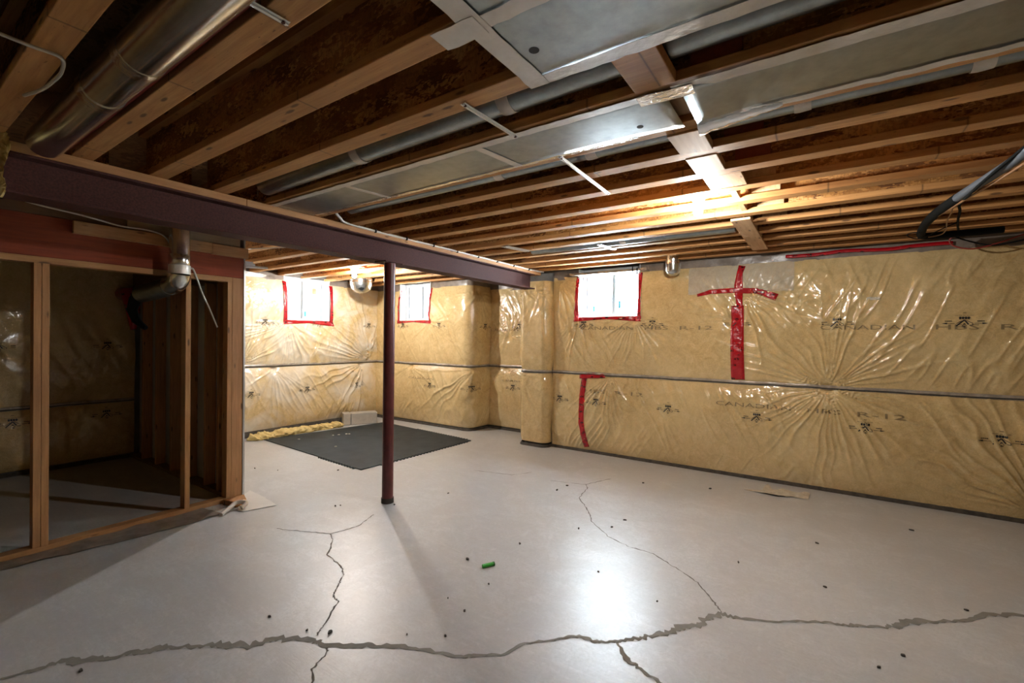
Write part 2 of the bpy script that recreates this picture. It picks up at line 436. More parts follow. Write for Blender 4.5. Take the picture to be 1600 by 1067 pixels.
# ------------------------------------------------------------------ steel beam and post
XB = -3.34
bm_ = empty('steel_beam', (XB, 2.4, 2.177)); tag(bm_, 'long dark maroon steel I-beam carrying the ceiling joists', 'beam')
BY0, BY1 = .32, 5.33
def bpart(mb, n, mt, **k): return reparent(mb.build(n, mt, None, **k), bm_)
bpart(MB().box(XB - .085, XB + .085, BY0, BY1, 2.177, 2.190), 'bottom_flange', 'steel_primer', bevel=.003)
bpart(MB().box(XB - .085, XB + .085, BY0, BY1, 2.368, 2.380), 'top_flange', 'steel_primer', bevel=.003)
bpart(MB().box(XB - .005, XB + .005, BY0, BY1, 2.190, 2.368), 'web', 'steel_primer')
bpart(MB().box(XB - .088, XB + .088, BY0, 1.55, 2.380, ZC - .001), 'nailer_plank', 'plate_wood', bevel=.002)
bpart(MB().box(XB - .088, XB + .088, 1.553, BY1 + .15, 2.380, ZC - .001), 'nailer_plank', 'plate_wood', bevel=.002)

px, py = -3.245, 2.79
po = empty('steel_post', (px, py, 0)); tag(po, 'slim dark red round steel post standing under the beam', 'post')
reparent(MB().tube([(px, py,   .012), (px, py, 2.168)], .050, 24).build('shaft', 'rusty_primer', None, smooth=40), po)
reparent(MB().box(px - .075, px + .075, py - .11, py + .11, 2.166, 2.176).build('cap_plate', 'steel_primer', None, bevel=.002), po)
reparent(MB().tube([(px, py, 0), (px, py, .045)], .056, 24).build('base_collar', 'debris', None, smooth=40), po)
for sy in (-.09, .09):
    reparent(MB().tube([(px + .06, py + sy, 2.158), (px + .06, py + sy, 2.168)], .012, 6).build('bolt', 'steel_primer'), po)

# ------------------------------------------------------------------ insulated walls
class Batt:
    """one plastic-wrapped insulation blanket along a path in plan; bulges towards the room"""
    def __init__(s, path, z0, z1, amp, pins, seed, fold=.010, step=.014, holes=(), endpinch=(1, 1)):
        P = np.array(path, float); d = np.hypot(*(P[1:] - P[:-1]).T); cum = np.concatenate([[0], np.cumsum(d)])
        s.L = cum[-1]; n = max(4, int(s.L / step)); s.u = np.linspace(0, s.L, n)
        s.cum = cum; s.P = P; s.z0, s.z1, s.amp, s.pins, s.seed, s.fold, s.holes = z0, z1, amp, pins, seed, fold, holes
        s.ep = endpinch
        s.zs = np.linspace(z0, z1, max(6, int((z1 - z0) / step)))
        s.nz = None
    def at(s, u):
        x = np.interp(u, s.cum, s.P[:, 0]); y = np.interp(u, s.cum, s.P[:, 1])
        e = .03
        tx = np.interp(np.clip(u + e, 0, s.L), s.cum, s.P[:, 0]) - np.interp(np.clip(u - e, 0, s.L), s.cum, s.P[:, 0])
        ty = np.interp(np.clip(u + e, 0, s.L), s.cum, s.P[:, 1]) - np.interp(np.clip(u - e, 0, s.L), s.cum, s.P[:, 1])
        l = np.hypot(tx, ty) + 1e-9
        return x, y, ty / l, -tx / l      # normal: right-hand of path direction
    def d(s, u, z):
        t = np.clip((z - s.z0) / (s.z1 - s.z0), 0, 1)
        q = (1 - np.abs(2 * t - 1) ** 3.2)
        e = sstep(0, .07, u) if s.ep[0] else np.ones_like(u)
        if s.ep[1]: e = e * sstep(0, .07, s.L - u)
        base = s.amp * q * (.35 + .65 * e)
        sd = s.seed
        big = (vnoise(u * 1.7 + 9, z * 1.6, sd) - .5) * .035 + (vnoise(u * 4.1, z * 3.3, sd + 1) - .5) * .016
        # slanting folds of loose film
        wu = u + .10 * vnoise(u * 2.2, z * 2.2, sd + 5); wz = z + .10 * vnoise(u * 2.0 + 4, z * 2.0, sd + 6)
        a = wu * .86 + wz * .5; b = -wu * .5 + wz * .86
        f = vnoise(a * 12, b * 1.5, sd + 2)
        f = np.clip(1 - np.abs(f - .5) * 5.5, 0, 1) ** 1.5 * sstep(.45, .7, vnoise(u * 1.3 + 3, z * 1.5 + 7, sd + 3))
        a2 = wu * .9 - wz * .43; b2 = wu * .43 + wz * .9
        f2 = np.clip(1 - np.abs(vnoise(a2 * 15, b2 * 1.8, sd + 8) - .5) * 5.5, 0, 1) ** 1.5 * sstep(.5, .75, vnoise(u * 1.1 + 13, z * 1.4 + 2, sd + 9))
        fine = (vnoise(u * 26, z * 26, sd + 4) - .5) * .0022
        out = base + (big + s.fold * (f + f2)) * np.minimum(1, q * 1.6) + fine
        for (pu, pz, A, R, n, lo, hi) in s.pins:
            du = u - pu; dz = z - pz; r = np.hypot(du, dz); th = np.arctan2(dz, du)
            ph = th / (2 * math.pi) * n + 3.2 * vnoise(th * 2.3 + 7, th * 0, sd + 24) + .8 * (vnoise(u * 5, z * 5, sd + 20) - .5)
            idx = np.floor(ph); fr = ph - idx
            wgt = .35 + 1.1 * vnoise(idx * 7.31, idx * 3.7 + 2, sd + 21)
            prof = (1.5 * np.exp(-((fr - .5) / (.10 + .10 * vnoise(idx * 2.3, idx * 1.9 + 5, sd + 22))) ** 2)) * wgt
            Rw = R * (.45 + 1.1 * vnoise(idx * 5.1 + 3, idx * 1.3, sd + 23))
            mask = sstep(lo - .25, lo + .1, th) * (1 - sstep(hi - .1, hi + .25, th))
            out = out + A * prof * sstep(.0, .10, r) * np.exp(-(r / Rw) ** 2) * mask - .03 * np.exp(-(r / .05) ** 2) * (A > 0)
        return out
    def pos(s, u, z, off=0.):
        u = np.asarray(u, float); z = np.asarray(z, float)
        x, y, nx, ny = s.at(u); dd = s.d(u, z) + off
        return np.stack([x + nx * dd, y + ny * dd, z], -1)
    def build(s, parent, mat='wrapped_insulation'):
        U, Z = np.meshgrid(s.u, s.zs, indexing='ij')
        P = s.pos(U, Z); nu, nz = U.shape
        mb = MB(); mb.v = [tuple(p) for p in P.reshape(-1, 3)]
        uc = (s.u[:-1] + s.u[1:]) / 2; zc = (s.zs[:-1] + s.zs[1:]) / 2
        for i in range(nu - 1):
            for j in range(nz - 1):
                if any(h[0] < uc[i] < h[1] and h[2] < zc[j] < h[3] for h in s.holes): continue
                mb.f.append((i * nz + j, (i + 1) * nz + j, (i + 1) * nz + j + 1, i * nz + j + 1))
        s.o = mb.build('insulation_batt', mat, parent, smooth=180)
        return s

def arc(cx, cy, r, a0, a1, n=8):
    return [(cx + r * math.cos(math.radians(a0 + (a1 - a0) * k / n)), cy + r * math.sin(math.radians(a0 + (a1 - a0) * k / n))) for k in range(n + 1)]

ZSEAM = 1.045
# --- back wall: concrete core with two window openings
wb = MB()
def core(x0, x1, y0, y1, holes):     # wall along x with rectangular window holes
    xs = x0
    for (a, b, c, d) in holes:
        a, b, c = a - .013, b + .013, c - .013
        wb.box(xs, a, y0, y1, 0, ZS); wb.box(a, b, y0, y1, 0, c); wb.box(a, b, y0, y1, d, ZS); xs = b
    wb.box(xs, x1, y0, y1, 0, ZS)
W3 = (-2.71, -1.89, 1.79, 2.44); W2 = (-6.25, -5.52, 1.79, 2.44)
core(X0, -4.82, YB + .06, YB + .185, [W2])
core(-3.55, X1, YB, YB + .125, [W3])
wb.box(-4.92, -4.72, YB + .07, 6.40, 0, ZS); wb.box(-4.74, -3.60, 6.22, 6.42, 0, ZS); wb.box(-3.60, -3.46, YB + .02, 6.40, 0, ZS)
wb.box(-3.46, -3.20, 5.48, YB + .01, 0, 2.17)
wallb = wb.build('wall_back', 'concrete_wall'); struct(wallb, 'back basement wall lined with plastic wrapped yellow insulation')

YM = 5.585     # resting plane of the film on the main back wall
main = [(-3.10, YM), (2.0, YM)]
def um(x): return x + 3.10
hw3 = [(um(W3[0]), um(W3[1]), W3[2], 3)]
pins_up = [(um(.06), ZSEAM, .020, .55, 46, .15, 3.0), (um(-1.93), 1.77, .016, .42, 34, -3.2, -.2), (um(-2.70), 1.80, .013, .4, 30, -3.1, -1.2),
           (um(-.72), 2.02, .022, .55, 30, -1.4, .35), (um(-.84), 1.72, .016, .30, 24, 1.9, 3.1), (um(-3.0), 2.3, .016, .55, 30, -1.5, -.2)]
pins_lo = [(um(.06), ZSEAM, .022, .52, 50, -3.0, -.15), (um(-2.26), ZSEAM, .014, .60, 40, -2.4, -.6), (um(1.5), .10, .020, .8, 36, 1.2, 2.9)]
B_up = Batt(main, 1.06, 2.345, .045, pins_up, 3, holes=hw3, endpinch=(1, 0), step=.0095, fold=.012).build(wallb)
for za, zb_, sd in ((1.06, 2.345, 5), (.045, 1.03, 19)): Batt([(2.0, YM), (X1, YM)], za, zb_, .05, [], sd, step=.05, endpinch=(0, 0)).build(wallb)
B_lo = Batt(main, .030, 1.03, .055, pins_lo, 17, endpinch=(1, 0), step=.0095, fold=.012).build(wallb)
# pilaster under the beam end
pil = [(-3.585, 5.78), (-3.57, 5.58)] + arc(-3.45, 5.54, .11, 180, 250, 6) + arc(-3.23, 5.54, .11, 290, 360, 6) + [(-3.12, 5.60)]
P_up = Batt(pil, 1.055, 2.30, .025, [(.36, 2.25, .012, .5, 26, -3, -.2)], 31, fold=.006, endpinch=(0, 0)).build(wallb)
P_lo = Batt(pil, .06, 1.02, .025, [(.25, 1.02, .010, .4, 26, -3, -.2)], 37, fold=.006, endpinch=(0, 0)).build(wallb)
rec = [(-4.62, 6.12), (-3.58, 6.12)]
R_up = Batt(rec, 1.055, 2.31, .045, [(.40, 1.5, .012, .35, 30, 0, 3.1)], 41, endpinch=(1, 0)).build(wallb)
R_lo = Batt(rec, .05, 1.02, .05, [(.35, 1.02, .010, .4, 30, -3, -.1)], 43, endpinch=(1, 0)).build(wallb)
al = [(-6.95, 5.66), (-4.78, 5.66)] + arc(-4.78, 5.80, .14, 270, 360, 8) + [(-4.62, 6.16)]
def ua(x): return x + 6.95
A_up = Batt(al, 1.055, 2.35, .05, [(ua(-5.52), 1.76, .014, .45, 32, -2.6, .3), (ua(-4.55), 2.25, .012, .45, 26, -3, -.1)], 51,
            holes=[(ua(W2[0]), ua(W2[1]), W2[2], 3)], endpinch=(1, 1)).build(wallb)
A_lo = Batt(al, .05, 1.02, .065, [(ua(-4.60), 1.0, .016, .8, 34, -3.1, -1.6), (ua(-6.0), 1.0, .010, .5, 26, -2.8, -.3)], 57, fold=.016, endpinch=(1, 1)).build(wallb)

def seam(B, parent, z=ZSEAM, name='seam_band', u0=0., u1=None, h=.022, off=.012):
    u1 = B.L if u1 is None else u1
    u = np.linspace(u0, u1, max(8, int((u1 - u0) / .03))); x, y, nx, ny = B.at(u)
    w = (vnoise(u * 6, u * 0 + 2, 77) - .5) * .008
    mb = MB(); rows = []
    for dz, o in ((-h, off - .004), (-h * .35, off), (h * .25, off + .004), (h, off - .004)):
        rows.append(np.stack([x + nx * (o + w), y + ny * (o + w), z + dz + w * .6 + 0 * u], -1))
    mb.grid(np.stack(rows, 1)); o1 = mb.build(name, 'seam_band', parent, smooth=180)
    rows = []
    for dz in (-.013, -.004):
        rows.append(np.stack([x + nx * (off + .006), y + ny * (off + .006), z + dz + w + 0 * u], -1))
    MB().grid(np.stack(rows, 1)).build('seam_shadow_strip', 'gap_shade', parent)  # dark strip laid over the band as the painted shade of the seam
    return o1
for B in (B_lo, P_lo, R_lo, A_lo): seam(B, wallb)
def base_strip(B, parent, h=.038, off=.0):
    x, y, nx, ny = B.at(B.u)
    g = np.stack([np.stack([x + nx * o, y + ny * o, z + 0 * x], -1) for z, o in ((0.0, off + .022), (h * .5, off + .016), (h, off))], 1)
    MB().grid(g).build('base_strip', 'base_dark', parent, smooth=180)
for B in (B_lo, P_lo, R_lo, A_lo): base_strip(B, wallb)
# film lapped up to the joists above the batts
def lap(B, parent, z0, z1, mat='grey_plastic', off=-.002, skip=()):
    segs = []; a = 0.
    for (s0, s1) in skip: segs.append((a, s0)); a = s1
    segs.append((a, B.L))
    for (a, b) in segs:
        if b - a < .03: continue
        u = np.linspace(a, b, max(4, int((b - a) / .04))); x, y, nx, ny = B.at(u)
        rows = []
        for k in range(5):
            z = z0 + (z1 - z0) * k / 4; o = off + (vnoise(u * 7, u * 0 + k * 1.7, 5) - .5) * .02
            rows.append(np.stack([x + nx * o, y + ny * o, z + 0 * u], -1))
        MB().grid(np.stack(rows, 1)).build('film_lap', mat, parent, smooth=180)
lap(B_up, wallb, 2.31, ZC + .04, skip=[(um(W3[0]), um(W3[1]))])
lap(R_up, wallb, 2.28, ZC + .04); lap(A_up, wallb, 2.32, ZC + .04, skip=[(ua(W2[0]), ua(W2[1]))])
lap(P_up, wallb, 2.2, 2.30, 'wrapped_insulation')

# --- left wall (alcove and the dark room behind the partition)
W1 = (3.87, 4.65, 1.74, 2.44)
wl = MB()
ys = Y0
for (a, b, c, d) in [(W1[0] - .013, W1[1] + .013, W1[2] - .013, W1[3])]:
    wl.box(XL - .13, XL, ys, a, 0, ZS); wl.box(XL - .13, XL, a, b, 0, c); wl.box(XL - .13, XL, a, b, d, ZS); ys = b
wl.box(XL - .13, XL, ys, 6.0, 0, ZS)
walll = wl.build('wall_left', 'concrete_wall'); struct(walll, 'left basement wall lined with plastic wrapped yellow insulation')
XM = -6.92
lp = [(XM, 2.08), (XM, 5.72)]
def ul(y): return y - 2.08
L_up = Batt(lp, 1.055, 2.36, .05, [(ul(3.90), 1.72, .020, .7, 34, -3.1, -.4), (ul(5.45), 1.06, .026, .95, 44, 1.1, 3.0), (ul(3.2), 1.06, .014, .8, 36, .3, 2.2), (ul(4.66), 1.74, .014, .5, 28, -1.8, .6)], 61,
            fold=.016, holes=[(ul(W1[0]), ul(W1[1]), W1[2], 3)], step=.011).build(walll, 'hazy_sheen_insulation')
L_lo = Batt(lp, .09, 1.02, .07, [(ul(5.3), 1.0, .022, .9, 36, -3.1, -1.7), (ul(3.7), 1.0, .014, .6, 30, -2.6, -.6)], 67, fold=.018, step=.011).build(walll, 'hazy_sheen_insulation')
dp = [(-6.97, Y0 + .1), (-6.97, 2.02)]
D_up = Batt(dp, .72, 2.3, .05, [(3.9, 1.5, .016, .5, 30, -3, -.2), (4.7, .74, .016, .6, 36, .4, 2.6)], 71, fold=.014, step=.03).build(walll)
D_lo = Batt(dp, .05, .69, .06, [(4.5, .69, .014, .5, 30, -2.8, -.3)], 73, step=.03).build(walll)
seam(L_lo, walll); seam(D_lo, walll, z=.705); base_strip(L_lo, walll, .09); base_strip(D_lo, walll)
lap(L_up, walll, 2.33, ZC + .04, skip=[(ul(W1[0]), ul(W1[1]))])

# --- the rest of the room behind the camera
struct(MB().box(X1, X1 + .2, Y0, 6.9, 0, ZS).build('wall_right', 'wrapped_insulation'), 'right basement wall outside the picture')
struct(MB().box(X0, X1, Y0 - .2, Y0, 0, ZS).build('wall_front', 'wrapped_insulation'), 'basement wall behind the camera')

# ------------------------------------------------------------------ printed marks on the film
def logo_polys():
    out = []
    def rect(x0, x1, z0, z1): out.append([(x0, z0), (x1, z0), (x1, z1), (x0, z1)])
    def seg(a, b, w):
        a = Vector(a); b = Vector(b); d = (b - a).normalized(); q = Vector((-d.y, d.x)) * w / 2
        out.append([tuple(a + q), tuple(a - q), tuple(b - q), tuple(b + q)])
    # lettered block above the roof
    for k in range(4): rect(-.034 + k * .018, -.020 + k * .018, .030, .052)
    rect(-.036, .038, .039, .044)
    for k in range(5): rect(-.062 + k * .025, -.042 + k * .025, .061, .0635)
    rect(-.012, .012, .083, .087)
    # roof
    seg((0, .024), (-.052, -.030), .010); seg((0, .024), (.026, -.016), .010)
    seg((.012, .020), (.052, -.006), .004); seg((.052, -.006), (.052, -.022), .004); seg((.030, -.022), (.052, -.022), .004)
    seg((-.018, .018), (-.05, -.008), .004)
    # little figure
    rect(-.006, .006, -.016, -.006); seg((-.016, -.030), (-.004, -.014), .004); seg((.016, -.030), (.004, -.014), .004); rect(-.012, .012, -.040, -.034)
    seg((0, -.03), (0, -.046), .004)
    for s in (-1, 1):
        for k in range(3): seg((s * (.062 + k * .022), -.006), (s * (.084 + k * .022), -.006), .0032)
        out.append([(s * .112, .001), (s * .148, -.006), (s * .112, -.013)])
        for k in range(4): rect(min(s * (.080 + k * .012), s * (.090 + k * .012)), max(s * (.080 + k * .012), s * (.090 + k * .012)), .010, .017)
    return out
LOGO = logo_polys()
def logo(B, u, z, sx=1., mat='ink'):
    mb = MB()
    for poly in LOGO:
        uu = np.array([u + p[0] * sx for p in poly]); zz = np.array([z + p[1] for p in poly])
        if uu.min() < .01 or uu.max() > B.L - .01: continue
        b = len(mb.v); mb.v += [tuple(p) for p in B.pos(uu, zz, .004)]; mb.f.append(tuple(range(b, b + len(poly))))
    if mb.f: return mb.build('printed_house_mark', mat, B.o)
def word(B, text, u, z, width, h=.045, mat='faded_ink'):
    cu = bpy.data.curves.new('w', 'FONT'); cu.body = text; cu.resolution_u = 2
    to = bpy.data.objects.new('w', cu); COL.objects.link(to)
    dg = bpy.context.evaluated_depsgraph_get(); me = to.evaluated_get(dg).to_mesh()
    vx = np.array([v.co[:2] for v in me.vertices]); fs = [tuple(p.vertices) for p in me.polygons]
    to.evaluated_get(dg).to_mesh_clear(); bpy.data.objects.remove(to); bpy.data.curves.remove(cu)
    lo, hi = vx.min(0), vx.max(0); q = (vx - lo) / (hi - lo)
    mb = MB(); mb.v = [tuple(p) for p in B.pos(u + q[:, 0] * width, z + q[:, 1] * h, .0035)]; mb.f = fs
    return mb.build('printed_lettering', mat, B.o)
for x in (.118, 1.025, 1.94, -.782, -1.707, -2.62): logo(B_up, um(x), 1.685)
for x in (-.57, .351, 1.268, 2.18, -1.504, -2.425, -2.96): logo(B_lo, um(x), .675)
logo(P_up, .10, 1.68, .8)
logo(R_lo, .52, .70); logo(R_up, .62, 1.68)
for x in (-4.66, -5.48): logo(A_lo, ua(x), .68)
for x in (-5.28, -6.15): logo(A_up, ua(x), 1.69)
logo(A_up, A_up.L - .22, 1.68)
for y in (3.55, 4.45, 5.44): logo(L_up, ul(y), 1.69)
for y in (3.34, 4.23, 5.16): logo(L_lo, ul(y), .63)
for y in (1.0, 1.75): logo(D_lo, y - Y0 - .1, .55)
for y in (.9, 1.75): logo(D_up, y - Y0 - .1, 1.35)
def textline(B, u, z, start=0):
    for wd, a, w in (('CANADIAN', 0, .72), ('HBS', .86, .28), ('R-12', 1.27, .36)):
        if a >= start and u + a > .02 and u + a + w < B.L: word(B, wd, u + a, z, w)
textline(B_up, um(-.02), 1.625); textline(B_up, um(-2.66), 1.625)
textline(B_lo, um(-.98), .785); textline(B_lo, um(-3.45), .80, .8); textline(B_lo, um(1.6), .785)
word(R_up, 'CANADIAN', .05, 1.62, .55, .035); word(R_lo, 'CANADIAN', .30, .80, .42, .03); word(A_lo, 'CANADIAN', ua(-6.0), .78, .6, .035)

# ------------------------------------------------------------------ windows
def window(n, o, ud, out, w, z0, z1, depth, label, split=.5, stickers=(), tall=None):
    """o: corner on the room-side of the opening; ud: unit vector along the sill; out: unit vector outwards"""
    ud = Vector(ud); out = Vector(out); root = empty('window_%d' % n, o); struct(root, label)
    def bx(a0, a1, d0, d1, c0, c1, name, mat, bevel=.002):
        mb = MB(); pts = []
        for z in (c0, c1):
            for d in (d0, d1):
                for a in (a0, a1):
                    pts.append(tuple(Vector(o) + ud * a + out * d + Vector((0, 0, z))))
        mb.v = pts; mb.f = [(0, 2, 3, 1), (4, 5, 7, 6), (0, 1, 5, 4), (2, 6, 7, 3), (0, 4, 6, 2), (1, 3, 7, 5)]
        ob = mb.build(name, mat, None, bevel=bevel); return reparent(ob, root)
    D = depth; t = .045
    # reveal lining
    bx(-.012, .0, -.03, D, z0, z1, 'reveal', 'vinyl_white'); bx(w, w + .012, -.03, D, z0, z1, 'reveal', 'vinyl_white')
    bx(0, w, -.03, D, z0 - .012, z0, 'sill', 'vinyl_white')
    # frame
    bx(0, t, D - .06, D, z0, z1, 'frame_jamb', 'vinyl_white'); bx(w - t, w, D - .06, D, z0, z1, 'frame_jamb', 'vinyl_white')
    bx(t, w - t, D - .06, D, z0, z0 + t, 'frame_sill', 'vinyl_white'); bx(t, w - t, D - .06, D, z1 - t, z1, 'frame_head', 'vinyl_white')
    ms = w * split
    bx(ms - .022, ms + .022, D - .05, D - .008, z0 + t, z1 - t, 'meeting_stile', 'vinyl_grey')
    bx(t, t + .022, D - .045, D - .015, z0 + t, z1 - t, 'sash_stile', 'vinyl_grey')
    bx(w - t - .018, w - t, D - .045, D - .015, z0 + t, z1 - t, 'sash_stile', 'vinyl_grey')
    for (a, b) in ((t + .022, ms - .022), (ms + .022, w - t - .018)):
        bx(a, b, D - .032, D - .028, z0 + t, z1 - t, 'pane', 'window_glass', None)
    for (a, b, c, d, mt) in stickers:
        bx(a, b, D - .036, D - .033, z0 + c, z0 + d, 'sticker', mt, None)
    return root
window(3, (W3[0], YB - .06, 0), (1, 0, 0), (0, 1, 0), W3[1] - W3[0], W3[2], W3[3], .16, 'two pane sliding window in the long back wall framed with red tape', .53,
       [(.13, .17, .08, .16, 'sticker_blue'), (.49, .53, .12, .22, 'sticker_blue')])
window(2, (W2[0], YB - .01, 0), (1, 0, 0), (0, 1, 0), W2[1] - W2[0], W2[2], W2[3], .18, 'two pane sliding window partly hidden by the steel post', .55)
window(1, (XL + .05, W1[0], 0), (0, 1, 0), (-1, 0, 0), W1[1] - W1[0], W1[2], W1[3], .16, 'two pane sliding window in the left alcove wall', .48,
       [(.42, .46, .08, .17, 'sticker_blue'), (.56, .64, .46, .56, 'sticker_orange')])
struct(MB().box(W3[0] - .1, W3[1] + .12, 5.47, YB + .1, 2.345, 2.375).build('trim_1', 'grey_plastic', bevel=.004), 'grey film covered head above the back wall window')

# corrugated window wells added outside the two alcove windows to shade the sky
def well(label, c, out, side, w):
    out = Vector(out); side = Vector(side); rows = []
    n = 120; mb = MB(); P = []
    for i in range(n + 1):
        a = math.pi * i / n; rr_ = 1 + .018 * math.sin(i * 1.05)
        p = Vector(c) + side * (math.cos(a) * (w / 2 + .12) * rr_) + out * (math.sin(a) * .55 * rr_ + .012)
        P.append(p)
    g = np.array([[(p.x, p.y, z) for z in (1.45, 2.2, 2.95)] for p in P]); mb.grid(g)
    o = mb.build('window_well', 'vinyl_white', smooth=180); md = o.modifiers.new('thickness', 'SOLIDIFY'); md.thickness = .004
    tag(o, label, 'window well')
well('white corrugated window well added to dim the left alcove window', (XL - .13, (W1[0] + W1[1]) / 2, 0), (-1, 0, 0), (0, 1, 0), W1[1] - W1[0])
well('white corrugated window well added to dim the window behind the post', ((W2[0] + W2[1]) / 2, YB + .185, 0), (0, 1, 0), (1, 0, 0), W2[1] - W2[0])

# ------------------------------------------------------------------ red tape
def tape(B, pts, label, wid=.06, name='red_tape_strip', off=.006, parent=None, close=True):
    """pts: (u, z) centre line on the film surface"""
    P = []
    for (a, b) in zip(pts[:-1], pts[1:]):
        L = math.hypot(b[0] - a[0], b[1] - a[1]); n = max(2, int(L / .02))
        P += [(a[0] + (b[0] - a[0]) * k / n, a[1] + (b[1] - a[1]) * k / n, a[2] + (b[2] - a[2]) * k / n) for k in range(n)]
    P.append(pts[-1]); P = np.array(P); n = len(P)
    T = np.gradient(P[:, :2], axis=0); T /= np.hypot(T[:, 0], T[:, 1])[:, None] + 1e-9
    rows = []
    for s in (-1, -.5, 0, .5, 1):
        uu = P[:, 0] - T[:, 1] * P[:, 2] * s * .5; zz = P[:, 1] + T[:, 0] * P[:, 2] * s * .5
        rows.append(B.pos(uu, zz, off))
    o = MB().grid(np.stack(rows, 1)).build(name, 'red_tape', parent, smooth=180)
    md = o.modifiers.new('thickness', 'SOLIDIFY'); md.thickness = .0015
    if label: tag(o, label, 'tape')
    return o
tape(B_up, [(um(-.765), 1.075, .135), (um(-.775), 1.5, .135), (um(-.775), 1.89, .125)], 'wide red tape strip running down the back wall to the seam')
tape(B_up, [(um(-.755), 1.86, .06), (um(-.765), 2.0, .075), (um(-.77), 2.12, .085), (um(-.76), 2.25, .06), (um(-.74), 2.33, .07)], 'narrow red tape strip rising to the joists above the tape cross', off=.008)
tape(B_up, [(um(-1.20), 2.02, .03), (um(-1.05), 2.055, .05), (um(-.80), 2.06, .055), (um(-.58), 2.04, .06), (um(-.40), 1.965, .075)], 'curved red tape strip forming the arm of the tape cross', off=.010)
tape(B_lo, [(um(-2.61), 1.02, .075), (um(-2.625), .75, .075), (um(-2.63), .4, .075), (um(-2.56), .075, .075)], 'long thin red tape strip running down to the floor below the window', off=.006)
tape(B_lo, [(um(-2.68), 1.0, .05), (um(-2.5), 1.025, .07), (um(-2.32), 1.028, .05)], 'short red tape piece along the seam at the top of the long strip', off=.016)
# around the windows
def frame_tape(B, hole, label, wid=.055):
    a, b, c, d = hole; top = min(B.z1 - .01, d)
    e = empty('red_window_tape', tuple(B.pos(np.array([(a + b) / 2]), np.array([c]))[0])); tag(e, label, 'tape')
    for pts in ([(a - .015, c - .03, wid), (a - .018, (c + top) / 2, wid * .8), (a - .012, top, wid * .9)], [(b + .015, c - .03, wid * .9), (b + .02, (c + top) / 2, wid * .6), (b + .015, top, wid)],
                [(a - .05, c - .025, wid * 1.1), (a + .2, c - .02, wid * .7), ((a + b) / 2, c - .012, wid * .6), (b - .2, c - .02, wid * .9), (b + .045, c - .03, wid * 1.2)]):
        reparent(tape(B, pts, None, off=.008, name='tape_side'), e)
frame_tape(B_up, (um(W3[0]), um(W3[1]), W3[2], W3[3]), 'crinkled red tape framing the window in the long back wall')
frame_tape(A_up, (ua(W2[0]), ua(W2[1]), W2[2], W2[3]), 'red tape framing the window behind the steel post', .045)
frame_tape(L_up, (ul(W1[0]), ul(W1[1]), W1[2], W1[3]), 'orange red tape framing the left alcove window', .07)
# along the top of the back wall, under the joists
tp = MB(); n = 60; xs = np.linspace(-.33, .95, n)
zz = 2.392 + .006 * np.sin(xs * 9) + (vnoise(xs * 6, xs * 0, 4) - .5) * .01
tp.grid(np.stack([np.stack([xs, 0 * xs + YM - .035 + k * .004, zz + (k - .5) * .034], -1) for k in (0, 1)], 1))
o = tp.build('red_tape_strip', 'red_tape', smooth=180); md = o.modifiers.new('thickness', 'SOLIDIFY'); md.thickness = .0015
tag(o, 'long red tape strip along the top of the back wall under the joists', 'tape')
# clear film patch over the cross
u = np.linspace(um(-1.30), um(-.25), 60); z = np.linspace(2.03, 2.34, 18); U, Z = np.meshgrid(u, z, indexing='ij')
o = MB().grid(B_up.pos(U, Z, .005)).build('clear_film_patch', 'clear_film', smooth=180)
tag(o, 'clear plastic film patch behind the arms of the red tape cross', 'film')

# ------------------------------------------------------------------ stud partition on the left
XP = -4.40                      # room-side face of the studs
wp = empty('wall_partition', (XP, 1.3, 0)); struct(wp, 'bare wooden stud partition in front of the dark room')
def pp(mb, n, mt, **k): return reparent(mb.build(n, mt, None, **k), wp)
SD = .089
pp(MB().box(XP - SD, XP, Y0, 2.08, 0, .038), 'bottom_plate', 'plate_wood', bevel=.002)
pp(MB().box(XP - SD, XP, Y0, 1.98, 1.975, 2.018), 'top_plate', 'plate_wood', bevel=.002)
for y in (.728, .768, 1.618, 1.942): pp(MB().box(XP - SD, XP, y, y + .038, .038, 1.975), 'stud', 'stud_wood', bevel=.002)
for y in (.30, -.15, -.6, -1.05, -1.5, -1.95, -2.4): pp(MB().box(XP - SD, XP, y, y + .038, .038, 1.975), 'stud', 'stud_wood', bevel=.002)
pp(MB().box(XP - .036, XP - .002, 1.982, 2.076, .038, 2.018), 'stud', 'stud_wood', bevel=.002)
pp(MB().box(XP - .075, XP - .003, Y0, 2.078, 2.020, 2.300), 'header', 'red_lumber', bevel=.003)
pp(MB().box(XP - .001, XP + .037, .917, 1.80, 2.206, 2.294), 'ledger_board', 'plate_wood', bevel=.003)
pp(MB().box(XP - .001, XP + .037, 1.803, 2.10, 2.200, 2.290), 'ledger_board', 'plate_wood', bevel=.003)
pp(MB().box(XP - .07, XP - .002, Y0, 1.22, 2.302, 2.426), 'filler_board', 'dark_lumber', bevel=.003)
pp(MB().box(XP - .06, XP + .010, 1.223, 2.04, 2.302, 2.385), 'filler_board', 'beige_board', bevel=.003)
pp(MB().box(XP - .06, XP - .01, 1.223, 2.06, 2.388, 2.426), 'filler_board', 'dark_lumber')

